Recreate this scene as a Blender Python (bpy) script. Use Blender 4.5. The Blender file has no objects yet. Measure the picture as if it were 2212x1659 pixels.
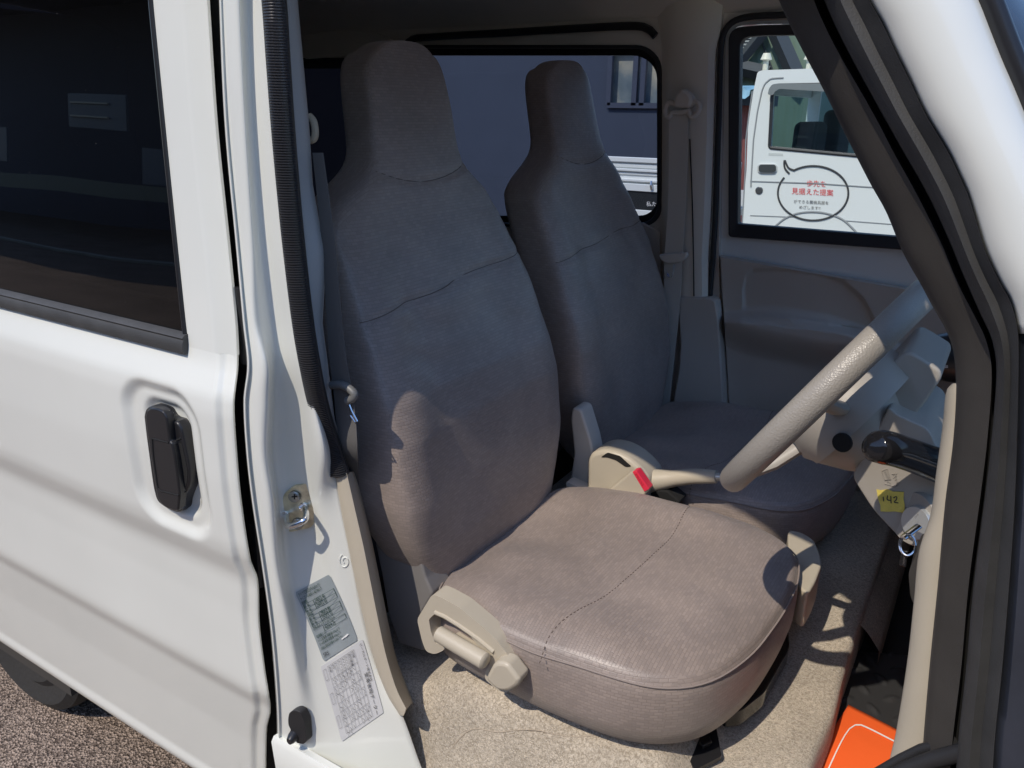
import bpy, bmesh, math, random
from mathutils import Vector, Matrix
from mathutils import noise as mnoise
from mathutils.geometry import tessellate_polygon
random.seed(7)
sc = bpy.context.scene
COL = sc.collection
# ------------------------------------------------------------ camera
CAM = Vector((0, -0.67, 1.5)); FOC = 1704.0
def _n(v): return Vector(v).normalized()
cx = -_n((-1800-1106, -(200-829.5), FOC))          # vehicle axis seen by the camera (right, up, forward)
cy = _n((2230-1106, -(250-829.5), FOC)); cy = (cy-cx*cx.dot(cy)).normalized()
cz = cy.cross(cx)
if cz.y < 0: cz = -cz
def tow(v): return Vector((v.dot(cx), v.dot(cy), v.dot(cz)))
cam = bpy.data.cameras.new('camera'); camo = bpy.data.objects.new('camera', cam); COL.objects.link(camo)
r_, u_, b_ = tow(Vector((1,0,0))), tow(Vector((0,1,0))), -tow(Vector((0,0,1)))
M = Matrix((( r_.x,u_.x,b_.x,CAM.x),(r_.y,u_.y,b_.y,CAM.y),(r_.z,u_.z,b_.z,CAM.z),(0,0,0,1)))
camo.matrix_world = M
cam.sensor_width = 36; cam.lens = FOC/2212*36; cam.clip_start = .01; cam.clip_end = 500
sc.camera = camo
sc.render.resolution_x, sc.render.resolution_y = 1024, 768
# ------------------------------------------------------------ world and sun
SUN = Vector((.135, .76, -1)).normalized()
w = bpy.data.worlds.new('World'); sc.world = w; w.use_nodes = True
nt = w.node_tree; bg = nt.nodes['Background']; sky = nt.nodes.new('ShaderNodeTexSky')
sky.sky_type = 'NISHITA'; sky.sun_disc = False
el = math.asin(-SUN.z); sky.sun_elevation = el
sky.sun_rotation = math.atan2(-SUN.x, -SUN.y)
sky.air_density = 1.2; sky.dust_density = .6; sky.ozone_density = 3
tn = nt.nodes.new('ShaderNodeMix'); tn.data_type = 'RGBA'; tn.blend_type = 'MULTIPLY'; tn.inputs[0].default_value = 1; tn.inputs[7].default_value = (.9, .98, 1.13, 1)
nt.links.new(sky.outputs[0], tn.inputs[6]); nt.links.new(tn.outputs[2], bg.inputs[0]); bg.inputs[1].default_value = .15
sl = bpy.data.lights.new('sun', 'SUN'); sl.energy = 2.7; sl.angle = math.radians(.53); sl.color = (1, .905, .775)
so = bpy.data.objects.new('sun', sl); COL.objects.link(so); so.rotation_mode = 'QUATERNION'
so.rotation_quaternion = SUN.to_track_quat('-Z', 'Y')
sc.view_settings.view_transform = 'Standard'; sc.view_settings.look = 'None'
sc.view_settings.exposure = .32; sc.view_settings.gamma = 1
# ------------------------------------------------------------ picture measurement -> point on a real plane
def ray(u, v): return tow(Vector((u-1106, -(v-829.5), FOC)))
def W(u, v, y):
    d = ray(u, v); t = (y-CAM.y)/d.y; return CAM+d*t
def WZ(u, v, z):
    d = ray(u, v); t = (z-CAM.z)/d.z; return CAM+d*t
def WX(u, v, x):
    d = ray(u, v); t = (x-CAM.x)/d.x; return CAM+d*t
def lerp(a, b, t): return a+(b-a)*t
def sstep(a, b, x):
    t = min(1, max(0, (x-a)/(b-a))); return t*t*(3-2*t)
def crom(P, n):
    """smooth curve through tuples P, n samples"""
    P = [tuple(p) for p in P]; k = len(P); out = []
    L = [0]
    for i in range(1, k): L.append(L[-1]+max(1e-9, math.dist(P[i], P[i-1])))
    for j in range(n):
        s = L[-1]*j/(n-1); i = 0
        while i < k-2 and s > L[i+1]: i += 1
        t = (s-L[i])/(L[i+1]-L[i])
        p0, p1, p2, p3 = P[max(0, i-1)], P[i], P[i+1], P[min(k-1, i+2)]
        d = L[i+1]-L[i]
        da = d/(L[i+1]-L[max(0, i-1)]); db = d/(L[min(k-1, i+2)]-L[i])
        q = []
        for a, b, c, e in zip(p0, p1, p2, p3):
            m1 = (c-a)*da; m2 = (e-b)*db
            q.append((2*t**3-3*t*t+1)*b+(t**3-2*t*t+t)*m1+(-2*t**3+3*t*t)*c+(t**3-t*t)*m2)
        out.append(tuple(q))
    return out
def interp(T, x):
    """T = [(x, value or tuple)] piecewise smooth"""
    if x <= T[0][0]: return T[0][1]
    if x >= T[-1][0]: return T[-1][1]
    for i in range(len(T)-1):
        if x <= T[i+1][0]:
            t = (x-T[i][0])/(T[i+1][0]-T[i][0])
            a, b = T[i][1], T[i+1][1]
            if isinstance(a, tuple): return tuple(lerp(p, q, t) for p, q in zip(a, b))
            return lerp(a, b, t)
# ------------------------------------------------------------ materials
MATS = {}
def mat(name, col, rough=.5, metal=0, spec=.5, coat=0, bump=None, var=None, sheen=0, emit=None, alpha=None, trans=0, coat_rough=.05):
    if name in MATS: return MATS[name]
    m = bpy.data.materials.new(name); m.use_nodes = True; n = m.node_tree; b = n.nodes['Principled BSDF']
    b.inputs['Base Color'].default_value = (*col, 1); b.inputs['Roughness'].default_value = rough
    b.inputs['Metallic'].default_value = metal; b.inputs['Specular IOR Level'].default_value = spec
    b.inputs['Coat Weight'].default_value = coat; b.inputs['Coat Roughness'].default_value = coat_rough
    b.inputs['Sheen Weight'].default_value = sheen
    tc = n.nodes.new('ShaderNodeTexCoord')
    if var:      # (scale, amount): soft mottling of the colour
        nz = n.nodes.new('ShaderNodeTexNoise'); nz.inputs['Scale'].default_value = var[0]; nz.inputs['Detail'].default_value = 6
        n.links.new(tc.outputs['Object'], nz.inputs['Vector'])
        mx = n.nodes.new('ShaderNodeMix'); mx.data_type = 'RGBA'
        mx.inputs[6].default_value = (*[c*(1-var[1]) for c in col], 1); mx.inputs[7].default_value = (*[min(1, c*(1+var[1])) for c in col], 1)
        rp = n.nodes.new('ShaderNodeMapRange'); rp.inputs[1].default_value = .3; rp.inputs[2].default_value = .7
        n.links.new(nz.outputs['Fac'], rp.inputs[0]); n.links.new(rp.outputs[0], mx.inputs[0])
        n.links.new(mx.outputs[2], b.inputs['Base Color'])
    if bump:     # (kind, scale, distance)
        if bump[0] == 'noise':
            t = n.nodes.new('ShaderNodeTexNoise'); t.inputs['Detail'].default_value = 4
        else:
            t = n.nodes.new('ShaderNodeTexVoronoi')
        t.inputs['Scale'].default_value = bump[1]; n.links.new(tc.outputs['Object'], t.inputs['Vector'])
        bp = n.nodes.new('ShaderNodeBump'); bp.inputs['Distance'].default_value = bump[2]; bp.inputs['Strength'].default_value = .8
        n.links.new(t.outputs[0], bp.inputs['Height']); n.links.new(bp.outputs[0], b.inputs['Normal'])
    MATS[name] = m
    return m
def glass_mat(name, tint, rough=.0, refl=1.0, dust=.0, wave=0):
    m = bpy.data.materials.new(name); m.use_nodes = True; n = m.node_tree; n.nodes.clear()
    o = n.nodes.new('ShaderNodeOutputMaterial'); tr = n.nodes.new('ShaderNodeBsdfTransparent'); gl = n.nodes.new('ShaderNodeBsdfGlossy')
    tr.inputs[0].default_value = (*tint, 1); gl.inputs['Roughness'].default_value = rough; gl.inputs[0].default_value = (refl, refl, refl, 1)
    fr = n.nodes.new('ShaderNodeFresnel'); fr.inputs[0].default_value = 1.5
    mx = n.nodes.new('ShaderNodeMixShader'); n.links.new(fr.outputs[0], mx.inputs[0]); n.links.new(tr.outputs[0], mx.inputs[1]); n.links.new(gl.outputs[0], mx.inputs[2])
    if wave:
        tw = n.nodes.new('ShaderNodeTexCoord'); wz = n.nodes.new('ShaderNodeTexNoise'); wz.inputs['Scale'].default_value = 3.2; wz.inputs['Detail'].default_value = 0
        n.links.new(tw.outputs['Object'], wz.inputs['Vector']); wb = n.nodes.new('ShaderNodeBump'); wb.inputs['Distance'].default_value = .0022; wb.inputs['Strength'].default_value = 1
        n.links.new(wz.outputs['Fac'], wb.inputs['Height']); n.links.new(wb.outputs[0], gl.inputs['Normal'])
    last = mx
    if dust:
        df = n.nodes.new('ShaderNodeBsdfDiffuse'); df.inputs[0].default_value = (.5, .48, .45, 1)
        nz = n.nodes.new('ShaderNodeTexNoise'); nz.inputs['Scale'].default_value = 260; nz.inputs['Detail'].default_value = 2
        tc = n.nodes.new('ShaderNodeTexCoord'); n.links.new(tc.outputs['Object'], nz.inputs['Vector'])
        rp = n.nodes.new('ShaderNodeMapRange'); rp.inputs[1].default_value = .745; rp.inputs[2].default_value = .79; rp.inputs[3].default_value = dust*.12; rp.inputs[4].default_value = dust*3
        n.links.new(nz.outputs['Fac'], rp.inputs[0])
        m2 = n.nodes.new('ShaderNodeMixShader'); n.links.new(rp.outputs[0], m2.inputs[0]); n.links.new(mx.outputs[0], m2.inputs[1]); n.links.new(df.outputs[0], m2.inputs[2]); last = m2
    n.links.new(last.outputs[0], o.inputs[0]); MATS[name] = m
    return m
white = mat('white_paint', (.74, .75, .70), .34, coat=.8, var=(3.5, .03), coat_rough=.05)
white_in = mat('white_paint_inner', (.72, .75, .74), .45, coat=.3)
rubber = mat('black_rubber', (.022, .022, .024), .55, bump=('noise', 900, .0004))
rubber_grey = mat('grey_rubber', (.05, .05, .05), .6, bump=('noise', 700, .0004), var=(30, .15))
trim_dark = mat('dark_trim', (.045, .041, .037), .6, bump=('noise', 900, .0003), var=(20, .12))
black = mat('black_plastic', (.018, .018, .02), .32, bump=('noise', 800, .0001))
gloss_black = mat('gloss_black', (.012, .012, .014), .12)
void = mat('black_shadow_gap', (.01, .01, .01), .9)
beige = mat('beige_plastic', (.50, .445, .35), .42, bump=('noise', 900, .00025), var=(12, .04))
greybeige = mat('greybeige_trim', (.64, .58, .50), .55, bump=('noise', 700, .0003), var=(8, .05))
wheelmat = mat('wheel_skin', (.33, .305, .27), .36, bump=('voronoi', 480, .0005))
colmat = mat('column_plastic', (.36, .33, .29), .48, bump=('noise', 900, .0002))
liner = mat('headliner', (.70, .64, .56), .9, bump=('noise', 500, .0006), var=(6, .05))
doortrim = mat('door_trim', (.56, .50, .43), .6, bump=('noise', 800, .0004), var=(5, .05))
metal = mat('bare_metal', (.62, .62, .6), .25, metal=1)
zinc = mat('zinc_plated', (.72, .68, .52), .35, metal=.9, var=(60, .35))
chrome = mat('chrome', (.8, .8, .8), .12, metal=1)
belt = mat('belt_webbing', (.60, .56, .49), .8, bump=('noise', 1200, .0003))
red = mat('red_button', (.75, .03, .07), .4)
mirrorg = glass_mat('dark_glass', (.035, .035, .045), refl=.95, dust=.03, wave=1)
tintg = glass_mat('tinted_glass', (.62, .66, .72), refl=.6)
clearg = glass_mat('clear_glass', (.86, .92, .90), refl=.8)
def fabric_mat():
    m = bpy.data.materials.new('seat_fabric'); m.use_nodes = True; n = m.node_tree; b = n.nodes['Principled BSDF']
    tc = n.nodes.new('ShaderNodeTexCoord')
    mp = n.nodes.new('ShaderNodeMapping'); mp.inputs['Rotation'].default_value = (0, 0, math.radians(90))
    n.links.new(tc.outputs['UV'], mp.inputs[0])
    br = n.nodes.new('ShaderNodeTexBrick'); br.inputs['Scale'].default_value = 1.0
    br.inputs['Brick Width'].default_value = .0105; br.inputs['Row Height'].default_value = .0048; br.inputs['Mortar Size'].default_value = .0007; br.inputs['Mortar Smooth'].default_value = .8
    br.inputs['Color1'].default_value = (.335, .272, .238, 1); br.inputs['Color2'].default_value = (.275, .226, .20, 1); br.inputs['Mortar'].default_value = (.25, .203, .178, 1)
    n.links.new(mp.outputs[0], br.inputs['Vector'])
    nz = n.nodes.new('ShaderNodeTexNoise'); nz.inputs['Scale'].default_value = 7; nz.inputs['Detail'].default_value = 8; n.links.new(tc.outputs['Object'], nz.inputs['Vector'])
    mx = n.nodes.new('ShaderNodeMix'); mx.data_type = 'RGBA'; mx.blend_type = 'MULTIPLY'; mx.inputs[0].default_value = 1
    rp = n.nodes.new('ShaderNodeMapRange'); rp.inputs[1].default_value = .25; rp.inputs[2].default_value = .75; rp.inputs[3].default_value = .80; rp.inputs[4].default_value = 1.15; n.links.new(nz.outputs['Fac'], rp.inputs[0])
    cb = n.nodes.new('ShaderNodeCombineColor'); [n.links.new(rp.outputs[0], cb.inputs[i]) for i in range(3)]
    n.links.new(br.outputs['Color'], mx.inputs[6]); n.links.new(cb.outputs[0], mx.inputs[7]); n.links.new(mx.outputs[2], b.inputs['Base Color'])
    n2 = n.nodes.new('ShaderNodeTexNoise'); n2.inputs['Scale'].default_value = 650; n.links.new(tc.outputs['Object'], n2.inputs['Vector'])
    ad = n.nodes.new('ShaderNodeMath'); ad.operation = 'MULTIPLY_ADD'; ad.inputs[1].default_value = -.6; n.links.new(br.outputs['Fac'], ad.inputs[0]); n.links.new(n2.outputs['Fac'], ad.inputs[2])
    bp = n.nodes.new('ShaderNodeBump'); bp.inputs['Distance'].default_value = .0005; bp.inputs['Strength'].default_value = .5
    n.links.new(ad.outputs[0], bp.inputs['Height']); n.links.new(bp.outputs[0], b.inputs['Normal'])
    b.inputs['Roughness'].default_value = .44; b.inputs['Specular IOR Level'].default_value = .7; b.inputs['Sheen Weight'].default_value = .1
    MATS['seat_fabric'] = m; return m
fabric = fabric_mat()
seam_m = mat('seam_thread', (.13, .10, .085), .8)
def carpet_mat():
    m = bpy.data.materials.new('carpet'); m.use_nodes = True; n = m.node_tree; b = n.nodes['Principled BSDF']
    tc = n.nodes.new('ShaderNodeTexCoord')
    a = n.nodes.new('ShaderNodeTexNoise'); a.inputs['Scale'].default_value = 260; a.inputs['Detail'].default_value = 3; a.inputs['Distortion'].default_value = 1.2
    c = n.nodes.new('ShaderNodeTexNoise'); c.inputs['Scale'].default_value = 9; c.inputs['Detail'].default_value = 5
    for t in (a, c): n.links.new(tc.outputs['Object'], t.inputs['Vector'])
    r = n.nodes.new('ShaderNodeValToRGB'); r.color_ramp.elements[0].position = .36; r.color_ramp.elements[1].position = .64
    r.color_ramp.elements[0].color = (.34, .285, .215, 1); r.color_ramp.elements[1].color = (.64, .555, .44, 1)
    n.links.new(a.outputs['Fac'], r.inputs[0])
    mx = n.nodes.new('ShaderNodeMix'); mx.data_type = 'RGBA'; mx.blend_type = 'MULTIPLY'; mx.inputs[0].default_value = 1
    rp = n.nodes.new('ShaderNodeMapRange'); rp.inputs[1].default_value = .3; rp.inputs[2].default_value = .7; rp.inputs[3].default_value = .82; rp.inputs[4].default_value = 1.08; n.links.new(c.outputs['Fac'], rp.inputs[0])
    cb = n.nodes.new('ShaderNodeCombineColor'); [n.links.new(rp.outputs[0], cb.inputs[i]) for i in range(3)]
    n.links.new(r.outputs[0], mx.inputs[6]); n.links.new(cb.outputs[0], mx.inputs[7]); n.links.new(mx.outputs[2], b.inputs['Base Color'])
    bp = n.nodes.new('ShaderNodeBump'); bp.inputs['Distance'].default_value = .0025; n.links.new(a.outputs['Fac'], bp.inputs['Height']); n.links.new(bp.outputs[0], b.inputs['Normal'])
    b.inputs['Roughness'].default_value = .95; b.inputs['Sheen Weight'].default_value = .2
    MATS['carpet'] = m; return m
carpet = carpet_mat()
def wave_mat(name, c1, c2, scale, axis='X', rough=.6, dist=.01):
    m = bpy.data.materials.new(name); m.use_nodes = True; n = m.node_tree; b = n.nodes['Principled BSDF']
    tc = n.nodes.new('ShaderNodeTexCoord'); wv = n.nodes.new('ShaderNodeTexWave'); wv.bands_direction = axis; wv.inputs['Scale'].default_value = scale; wv.inputs['Distortion'].default_value = .3
    n.links.new(tc.outputs['Object'], wv.inputs['Vector'])
    nz = n.nodes.new('ShaderNodeTexNoise'); nz.inputs['Scale'].default_value = 2.5; nz.inputs['Detail'].default_value = 8; n.links.new(tc.outputs['Object'], nz.inputs['Vector'])
    mx = n.nodes.new('ShaderNodeMix'); mx.data_type = 'RGBA'; mx.inputs[6].default_value = (*c1, 1); mx.inputs[7].default_value = (*c2, 1)
    n.links.new(nz.outputs['Fac'], mx.inputs[0]); n.links.new(mx.outputs[2], b.inputs['Base Color'])
    bp = n.nodes.new('ShaderNodeBump'); bp.inputs['Distance'].default_value = dist; n.links.new(wv.outputs['Fac'], bp.inputs['Height']); n.links.new(bp.outputs[0], b.inputs['Normal'])
    b.inputs['Roughness'].default_value = rough; MATS[name] = m; return m
# ------------------------------------------------------------ object helpers
def empty(name, loc, label, cat, group=None):
    o = bpy.data.objects.new(name, None); COL.objects.link(o); o.location = loc; o['label'] = label; o['category'] = cat
    o.empty_display_size = .1
    if group: o['group'] = group
    return o
def base_of(o):
    v = Vector((0, 0, 0))
    while o: v += o.location; o = o.parent
    return v
def build(name, bm, m, parent=None, label=None, smooth=True, angle=40, bevel=0, solid=0, sub=0, solid_off=-1, recalc=True, uvb=False):
    off = base_of(parent) if parent else Vector((0, 0, 0))
    if off.length > 0: bmesh.ops.translate(bm, vec=-off, verts=bm.verts)
    if recalc: bmesh.ops.recalc_face_normals(bm, faces=bm.faces)
    if uvb:
        L = bm.loops.layers.uv.new('UVMap')
        for f in bm.faces:
            f.normal_update(); n = f.normal
            for l in f.loops:
                p = l.vert.co
                l[L].uv = (p.x, p.y) if abs(n.z) > .6 else ((p.z, p.y) if abs(n.x) > .55 else (p.z*1.0+.3, p.x))
    me = bpy.data.meshes.new(name); bm.to_mesh(me); bm.free()
    ms = m if isinstance(m, (list, tuple)) else [m]
    for q in ms: me.materials.append(q)
    o = bpy.data.objects.new(name, me); COL.objects.link(o)
    if parent: o.parent = parent
    if label: o['label'] = label
    if smooth:
        me.polygons.foreach_set('use_smooth', [True]*len(me.polygons)); me.set_sharp_from_angle(angle=math.radians(angle))
    if sub: md = o.modifiers.new('s', 'SUBSURF'); md.levels = md.render_levels = sub
    if solid: md = o.modifiers.new('t', 'SOLIDIFY'); md.thickness = solid; md.offset = solid_off
    if bevel: md = o.modifiers.new('b', 'BEVEL'); md.width = bevel; md.segments = 6 if bevel > .02 else 3; md.limit_method = 'ANGLE'; md.angle_limit = math.radians(35); md.harden_normals = False
    return o
def nb(): return bmesh.new()
def box(bm, a, b, mi=0):
    x0, y0, z0 = a; x1, y1, z1 = b
    vs = [bm.verts.new(p) for p in [(x0,y0,z0),(x1,y0,z0),(x1,y1,z0),(x0,y1,z0),(x0,y0,z1),(x1,y0,z1),(x1,y1,z1),(x0,y1,z1)]]
    for f in [(3,2,1,0),(4,5,6,7),(0,1,5,4),(1,2,6,5),(2,3,7,6),(3,0,4,7)]:
        q = bm.faces.new([vs[i] for i in f]); q.material_index = mi
def grid(bm, rows, closed=False, mi=0, uv=None):
    V = [[bm.verts.new(p) for p in r] for r in rows]
    for i in range(len(V)-1):
        n = len(V[i]); rng = n if closed else n-1
        for j in range(rng):
            try: f = bm.faces.new((V[i][j], V[i][(j+1) % n], V[i+1][(j+1) % n], V[i+1][j])); f.material_index = mi
            except ValueError: pass
    return V
def prism(bm, pts, vec, mi=0):
    a = [bm.verts.new(p) for p in pts]; b = [bm.verts.new(Vector(p)+Vector(vec)) for p in pts]; n = len(a)
    f = bm.faces.new(a); g = bm.faces.new(b[::-1]); f.material_index = g.material_index = mi
    for i in range(n):
        q = bm.faces.new((a[i], a[(i+1) % n], b[(i+1) % n], b[i])); q.material_index = mi
def holed(bm, outer, holes, vec=None, mi=0):
    """flat panel with openings, given depth vec"""
    L = [[Vector(p) for p in q] for q in [outer]+holes]; flat = [p for q in L for p in q]
    tris = tessellate_polygon(L); va = [bm.verts.new(p) for p in flat]; vb = [bm.verts.new(p+Vector(vec)) for p in flat] if vec else None
    for t in tris:
        try: bm.faces.new([va[i] for i in t])
        except ValueError: continue
        if vb: bm.faces.new([vb[i] for i in t[::-1]])
    if vb:
        k = 0
        for q in L:
            n = len(q)
            for i in range(n):
                a, b = k+i, k+(i+1) % n; bm.faces.new((va[a], va[b], vb[b], vb[a]))
            k += n
def ring(bm, A, B, vec):
    """closed band between outlines A and B, with depth vec"""
    a = [Vector(p) for p in A]; b = [Vector(p) for p in B]; v = Vector(vec)
    grid(bm, [a, b, [p+v for p in b], [p+v for p in a], a], closed=True)
    bmesh.ops.remove_doubles(bm, verts=bm.verts, dist=1e-6)
def tube(bm, pts, r, n=10, flat=1.0, up=None, cap=True, rfun=None, mi=0):
    P = [Vector(p) for p in pts]; k = len(P); rows = []
    T0 = (P[1]-P[0]).normalized(); ref = Vector(up) if up else (Vector((0,0,1)) if abs(T0.z) < .9 else Vector((1,0,0)))
    N = (ref-T0*ref.dot(T0)).normalized()
    for i in range(k):
        T = (P[min(k-1, i+1)]-P[max(0, i-1)]).normalized(); N = (N-T*N.dot(T)).normalized(); B = T.cross(N)
        rr = rfun(i/(k-1)) if rfun else r
        rows.append([P[i]+(N*math.cos(2*math.pi*j/n)*rr*flat+B*math.sin(2*math.pi*j/n)*rr) for j in range(n)])
    V = grid(bm, rows, closed=True, mi=mi)
    if cap: bm.faces.new(V[0][::-1]).material_index = mi; bm.faces.new(V[-1]).material_index = mi
def rrect(u0, v0, u1, v1, r, n=6):
    """rounded rectangle outline in picture measure; r = radius or 4 radii (tl,tr,br,bl)"""
    if not isinstance(r, (tuple, list)): r = (r,)*4
    out = []
    for (cu, cv, a0, rr) in ((u0+r[0], v0+r[0], 180, r[0]), (u1-r[1], v0+r[1], 270, r[1]), (u1-r[2], v1-r[2], 0, r[2]), (u0+r[3], v1-r[3], 90, r[3])):
        for i in range(n+1):
            a = math.radians(a0+90*i/n); out.append((cu+rr*math.cos(a), cv+rr*math.sin(a)))
    return out
def rpoly(P, r, n=6):
    """round the corners of a polygon (2D tuples); r scalar or list"""
    out = []; k = len(P)
    for i in range(k):
        p = Vector((*P[i], 0)); a = Vector((*P[i-1], 0)); b = Vector((*P[(i+1) % k], 0)); rr = r[i] if isinstance(r, (list, tuple)) else r
        da = (a-p); db = (b-p); rr = min(rr, da.length*.45, db.length*.45); q0 = p+da.normalized()*rr; q1 = p+db.normalized()*rr
        for j in range(n+1):
            t = j/n; q = q0*(1-t)**2+p*2*t*(1-t)+q1*t*t; out.append((q.x, q.y))
    return out
def pw(L, y): return [W(u, v, y) for u, v in L]
def disc(bm, c, nrm, r, h, n=24, mi=0, dome=0):
    c = Vector(c); nrm = Vector(nrm).normalized(); a = nrm.orthogonal().normalized(); b = nrm.cross(a)
    prof = [(r, 0), (r, h*.8), (r*.93, h), (r*.5, h+dome), (r*.01, h+dome*1.2)]
    V = grid(bm, [[c+nrm*z+(a*math.cos(2*math.pi*j/n)+b*math.sin(2*math.pi*j/n))*q for j in range(n)] for q, z in prof], closed=True, mi=mi)
    bm.faces.new(V[0][::-1]).material_index = mi; bm.faces.new(V[-1]).material_index = mi
_fontcache = {}
def textmesh(s, fn, size=1.0, ext=0.0, mi=0, bm=None, align='LEFT'):
    """letters as mesh; fn maps flat (x, y) in text units to a world point"""
    cu = bpy.data.curves.new('t', 'FONT'); cu.body = s; cu.size = size; cu.align_x = align; cu.resolution_u = 3
    ob = bpy.data.objects.new('t', cu); COL.objects.link(ob)
    dg = bpy.context.evaluated_depsgraph_get(); me = bpy.data.meshes.new_from_object(ob.evaluated_get(dg))
    bm = bm or nb(); b2 = nb(); b2.from_mesh(me)
    vm = {}
    for v in b2.verts: vm[v.index] = bm.verts.new(fn(v.co.x, v.co.y))
    for f in b2.faces:
        try: bm.faces.new([vm[v.index] for v in f.verts]).material_index = mi
        except ValueError: pass
    b2.free(); bpy.data.objects.remove(ob); bpy.data.curves.remove(cu); bpy.data.meshes.remove(me)
    return bm
# ============================================================ THE PARKED VAN
van = empty('parked_van', (-.9, .7, 0), 'white boxy van with its driver door open, showing two grey-brown seats inside', 'van')
def P(name, bm, m, parent=None, **k): return build(name, bm, m, parent or van, **k)
# ---- sliding door: outer skin with its pressed shoulder, creases and the dished handle pocket
def yprof(z):
    T = [(.20, .050), (.255, .047), (.262, .040), (.275, .034), (.29, .033), (.30, .036), (.45, .026), (.555, .015), (.585, .007), (.60, .006), (.66, .008),
         (.74, .010), (.795, .0095), (.812, .0075), (.85, -.0035), (.872, -.0065), (.98, -.009), (1.085, -.008), (1.11, -.005), (1.15, .013), (1.168, .018), (1.7, .062), (1.9, .09)]
    a = interp(T, z); return (a+interp(T, z-.006)+interp(T, z+.006))/3
def onskin(u, v, out=0.0):
    y = 0.0
    for _ in range(8): y = yprof(W(u, v, y-out).z)
    return W(u, v, y-out)
XF = -.888                       # front edge of the sliding door
EDGE = [(450,0),(468,270),(496,542),(511,700),(514,770),(513,800),(507,850),(505,880),(511,980),(521,1084),(541,1212),(556,1252),(560,1350),(572,1450),(584,1535),(576,1575),(574,1700)]
_EZ = sorted((lambda p: (p.z, p.x))(onskin(u, v, -.012)) for u, v in crom(EDGE, 120))
def XFz(z): return interp(_EZ, z)
def dish(x, z):
    # pocket: rounded box in (x, z)
    def sd(cx_, cz_, hx, hz, r, sh=0):
        xx = x-cx_-sh*(z-cz_); dx = abs(xx)-hx+r; dz = abs(z-cz_)-hz+r
        return math.hypot(max(dx, 0), max(dz, 0))+min(max(dx, dz), 0)-r
    a = sd(HC.x, HC.z, .088, .118, .055); b = sd(HC.x+.004, HC.z+.002, .050, .088, .03)
    return .011*sstep(.012, -.012, a)+.010*sstep(.010, -.008, b)
HC = onskin(355, 995)
bm = nb(); ZB = 1.168
zs = [.256+(ZB-.256)*i/230 for i in range(231)]
xs = [-3.0+i*.10 for i in range(16)]+[-1.5+i*.012 for i in range(13)]
xs = [x for x in xs if x < -1.35]+[-1.35+i*.0042 for i in range(int(.42/.0042))]+[XF-.034, XF-.027, XF-.024, XF-.021, XF-.018, XF-.015, XF-.010, XF-.005, XF-.002, XF]
rows = []
for z in zs:
    r = []
    for x in xs:
        x += (XFz(z)-XF)*sstep(-1.02, -.93, x)
        y = yprof(z)+dish(x, z); e = XFz(z)-x
        y += .008*sstep(.027, .017, e)+.002*sstep(.003, 0, e)
        r.append((x, y, z))
    r += [(XFz(z)-.001, yprof(z)+.014, z), (XFz(z)-.006, yprof(z)+.016, z), (XFz(z)-.03, yprof(z)+.018, z)]; rows.append(r)
grid(bm, rows); sd = P('sliding_door', bm, white, angle=60, label='closed white sliding side door behind the open doorway')
# window frame strips of the sliding door
gx = onskin(405, 752).x
def strip(bm, x0f, x1f, z0, z1, n=30, ret=True, o=0):
    rows = []
    for i in range(n+1):
        z = lerp(z0, z1, i/n); a = x0f(z); b = x1f(z); y = yprof(z)
        r = [(a, y+.010, z), (a, y, z), (lerp(a, b, .55), y, z), (b-.027, y, z), (b-.018, y+.008, z), (b-.003, y+.008, z), (b, y+.010, z), (b-.001, y+.015, z), (b-.03, y+.018, z)]
        rows.append(r)
    grid(bm, rows)
gl_edge = lambda z: onskin(lerp(405, 332, min(1.15, (z-1.17)/.41)), lerp(752, 0, min(1.15, (z-1.17)/.41))).x
bm = nb(); strip(bm, gl_edge, XFz, ZB, 1.76)
box(bm, (-3.0, .058, 1.66), (-.93, .12, 1.80)); P('window_frame', bm, white, sd, angle=50)
bm = nb(); xe = [-3.0+i*(gx+.012+3.0)/24 for i in range(25)]
rows = []
for i in range(13):
    z = 1.172+(1.658-1.172)*i/12
    rows.append([(min(x, 9) if x < gx else gl_edge(z)-.001, yprof(z)+.004, z) for x in xe])
rows = [[(lerp(-3.0, gl_edge(1.172+(1.658-1.172)*i/12)-.003, j/30), yprof(1.172+(1.658-1.172)*i/12)+.004, 1.172+(1.658-1.172)*i/12) for j in range(31)] for i in range(13)]
grid(bm, rows); P('window_pane', bm, mirrorg, sd)
# black weatherstrip around the pane
bm = nb(); tube(bm, [(gl_edge(z)-.002, yprof(z)+.0005, z) for z in [1.17+.03*i for i in range(17)]], .0045, 8); P('pane_seal', bm, black, sd)
bm = nb()   # belt moulding below the pane
rows = []
for i in range(41):
    x = lerp(-3.0, gx+.002, i/40); z0 = 1.160; y = yprof(z0)-.004
    rows.append([(x, y+.012, z0-.003), (x, y-.003, z0-.002), (x, y-.005, z0+.006), (x, y-.003, z0+.016), (x, y-.001, z0+.019), (x, y-.003, z0+.022), (x, y+.002, z0+.026), (x, y+.012, z0+.027)])
V = grid(bm, rows); bm.faces.new(V[-1]); P('belt_moulding', bm, rubber_grey, sd)
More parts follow.
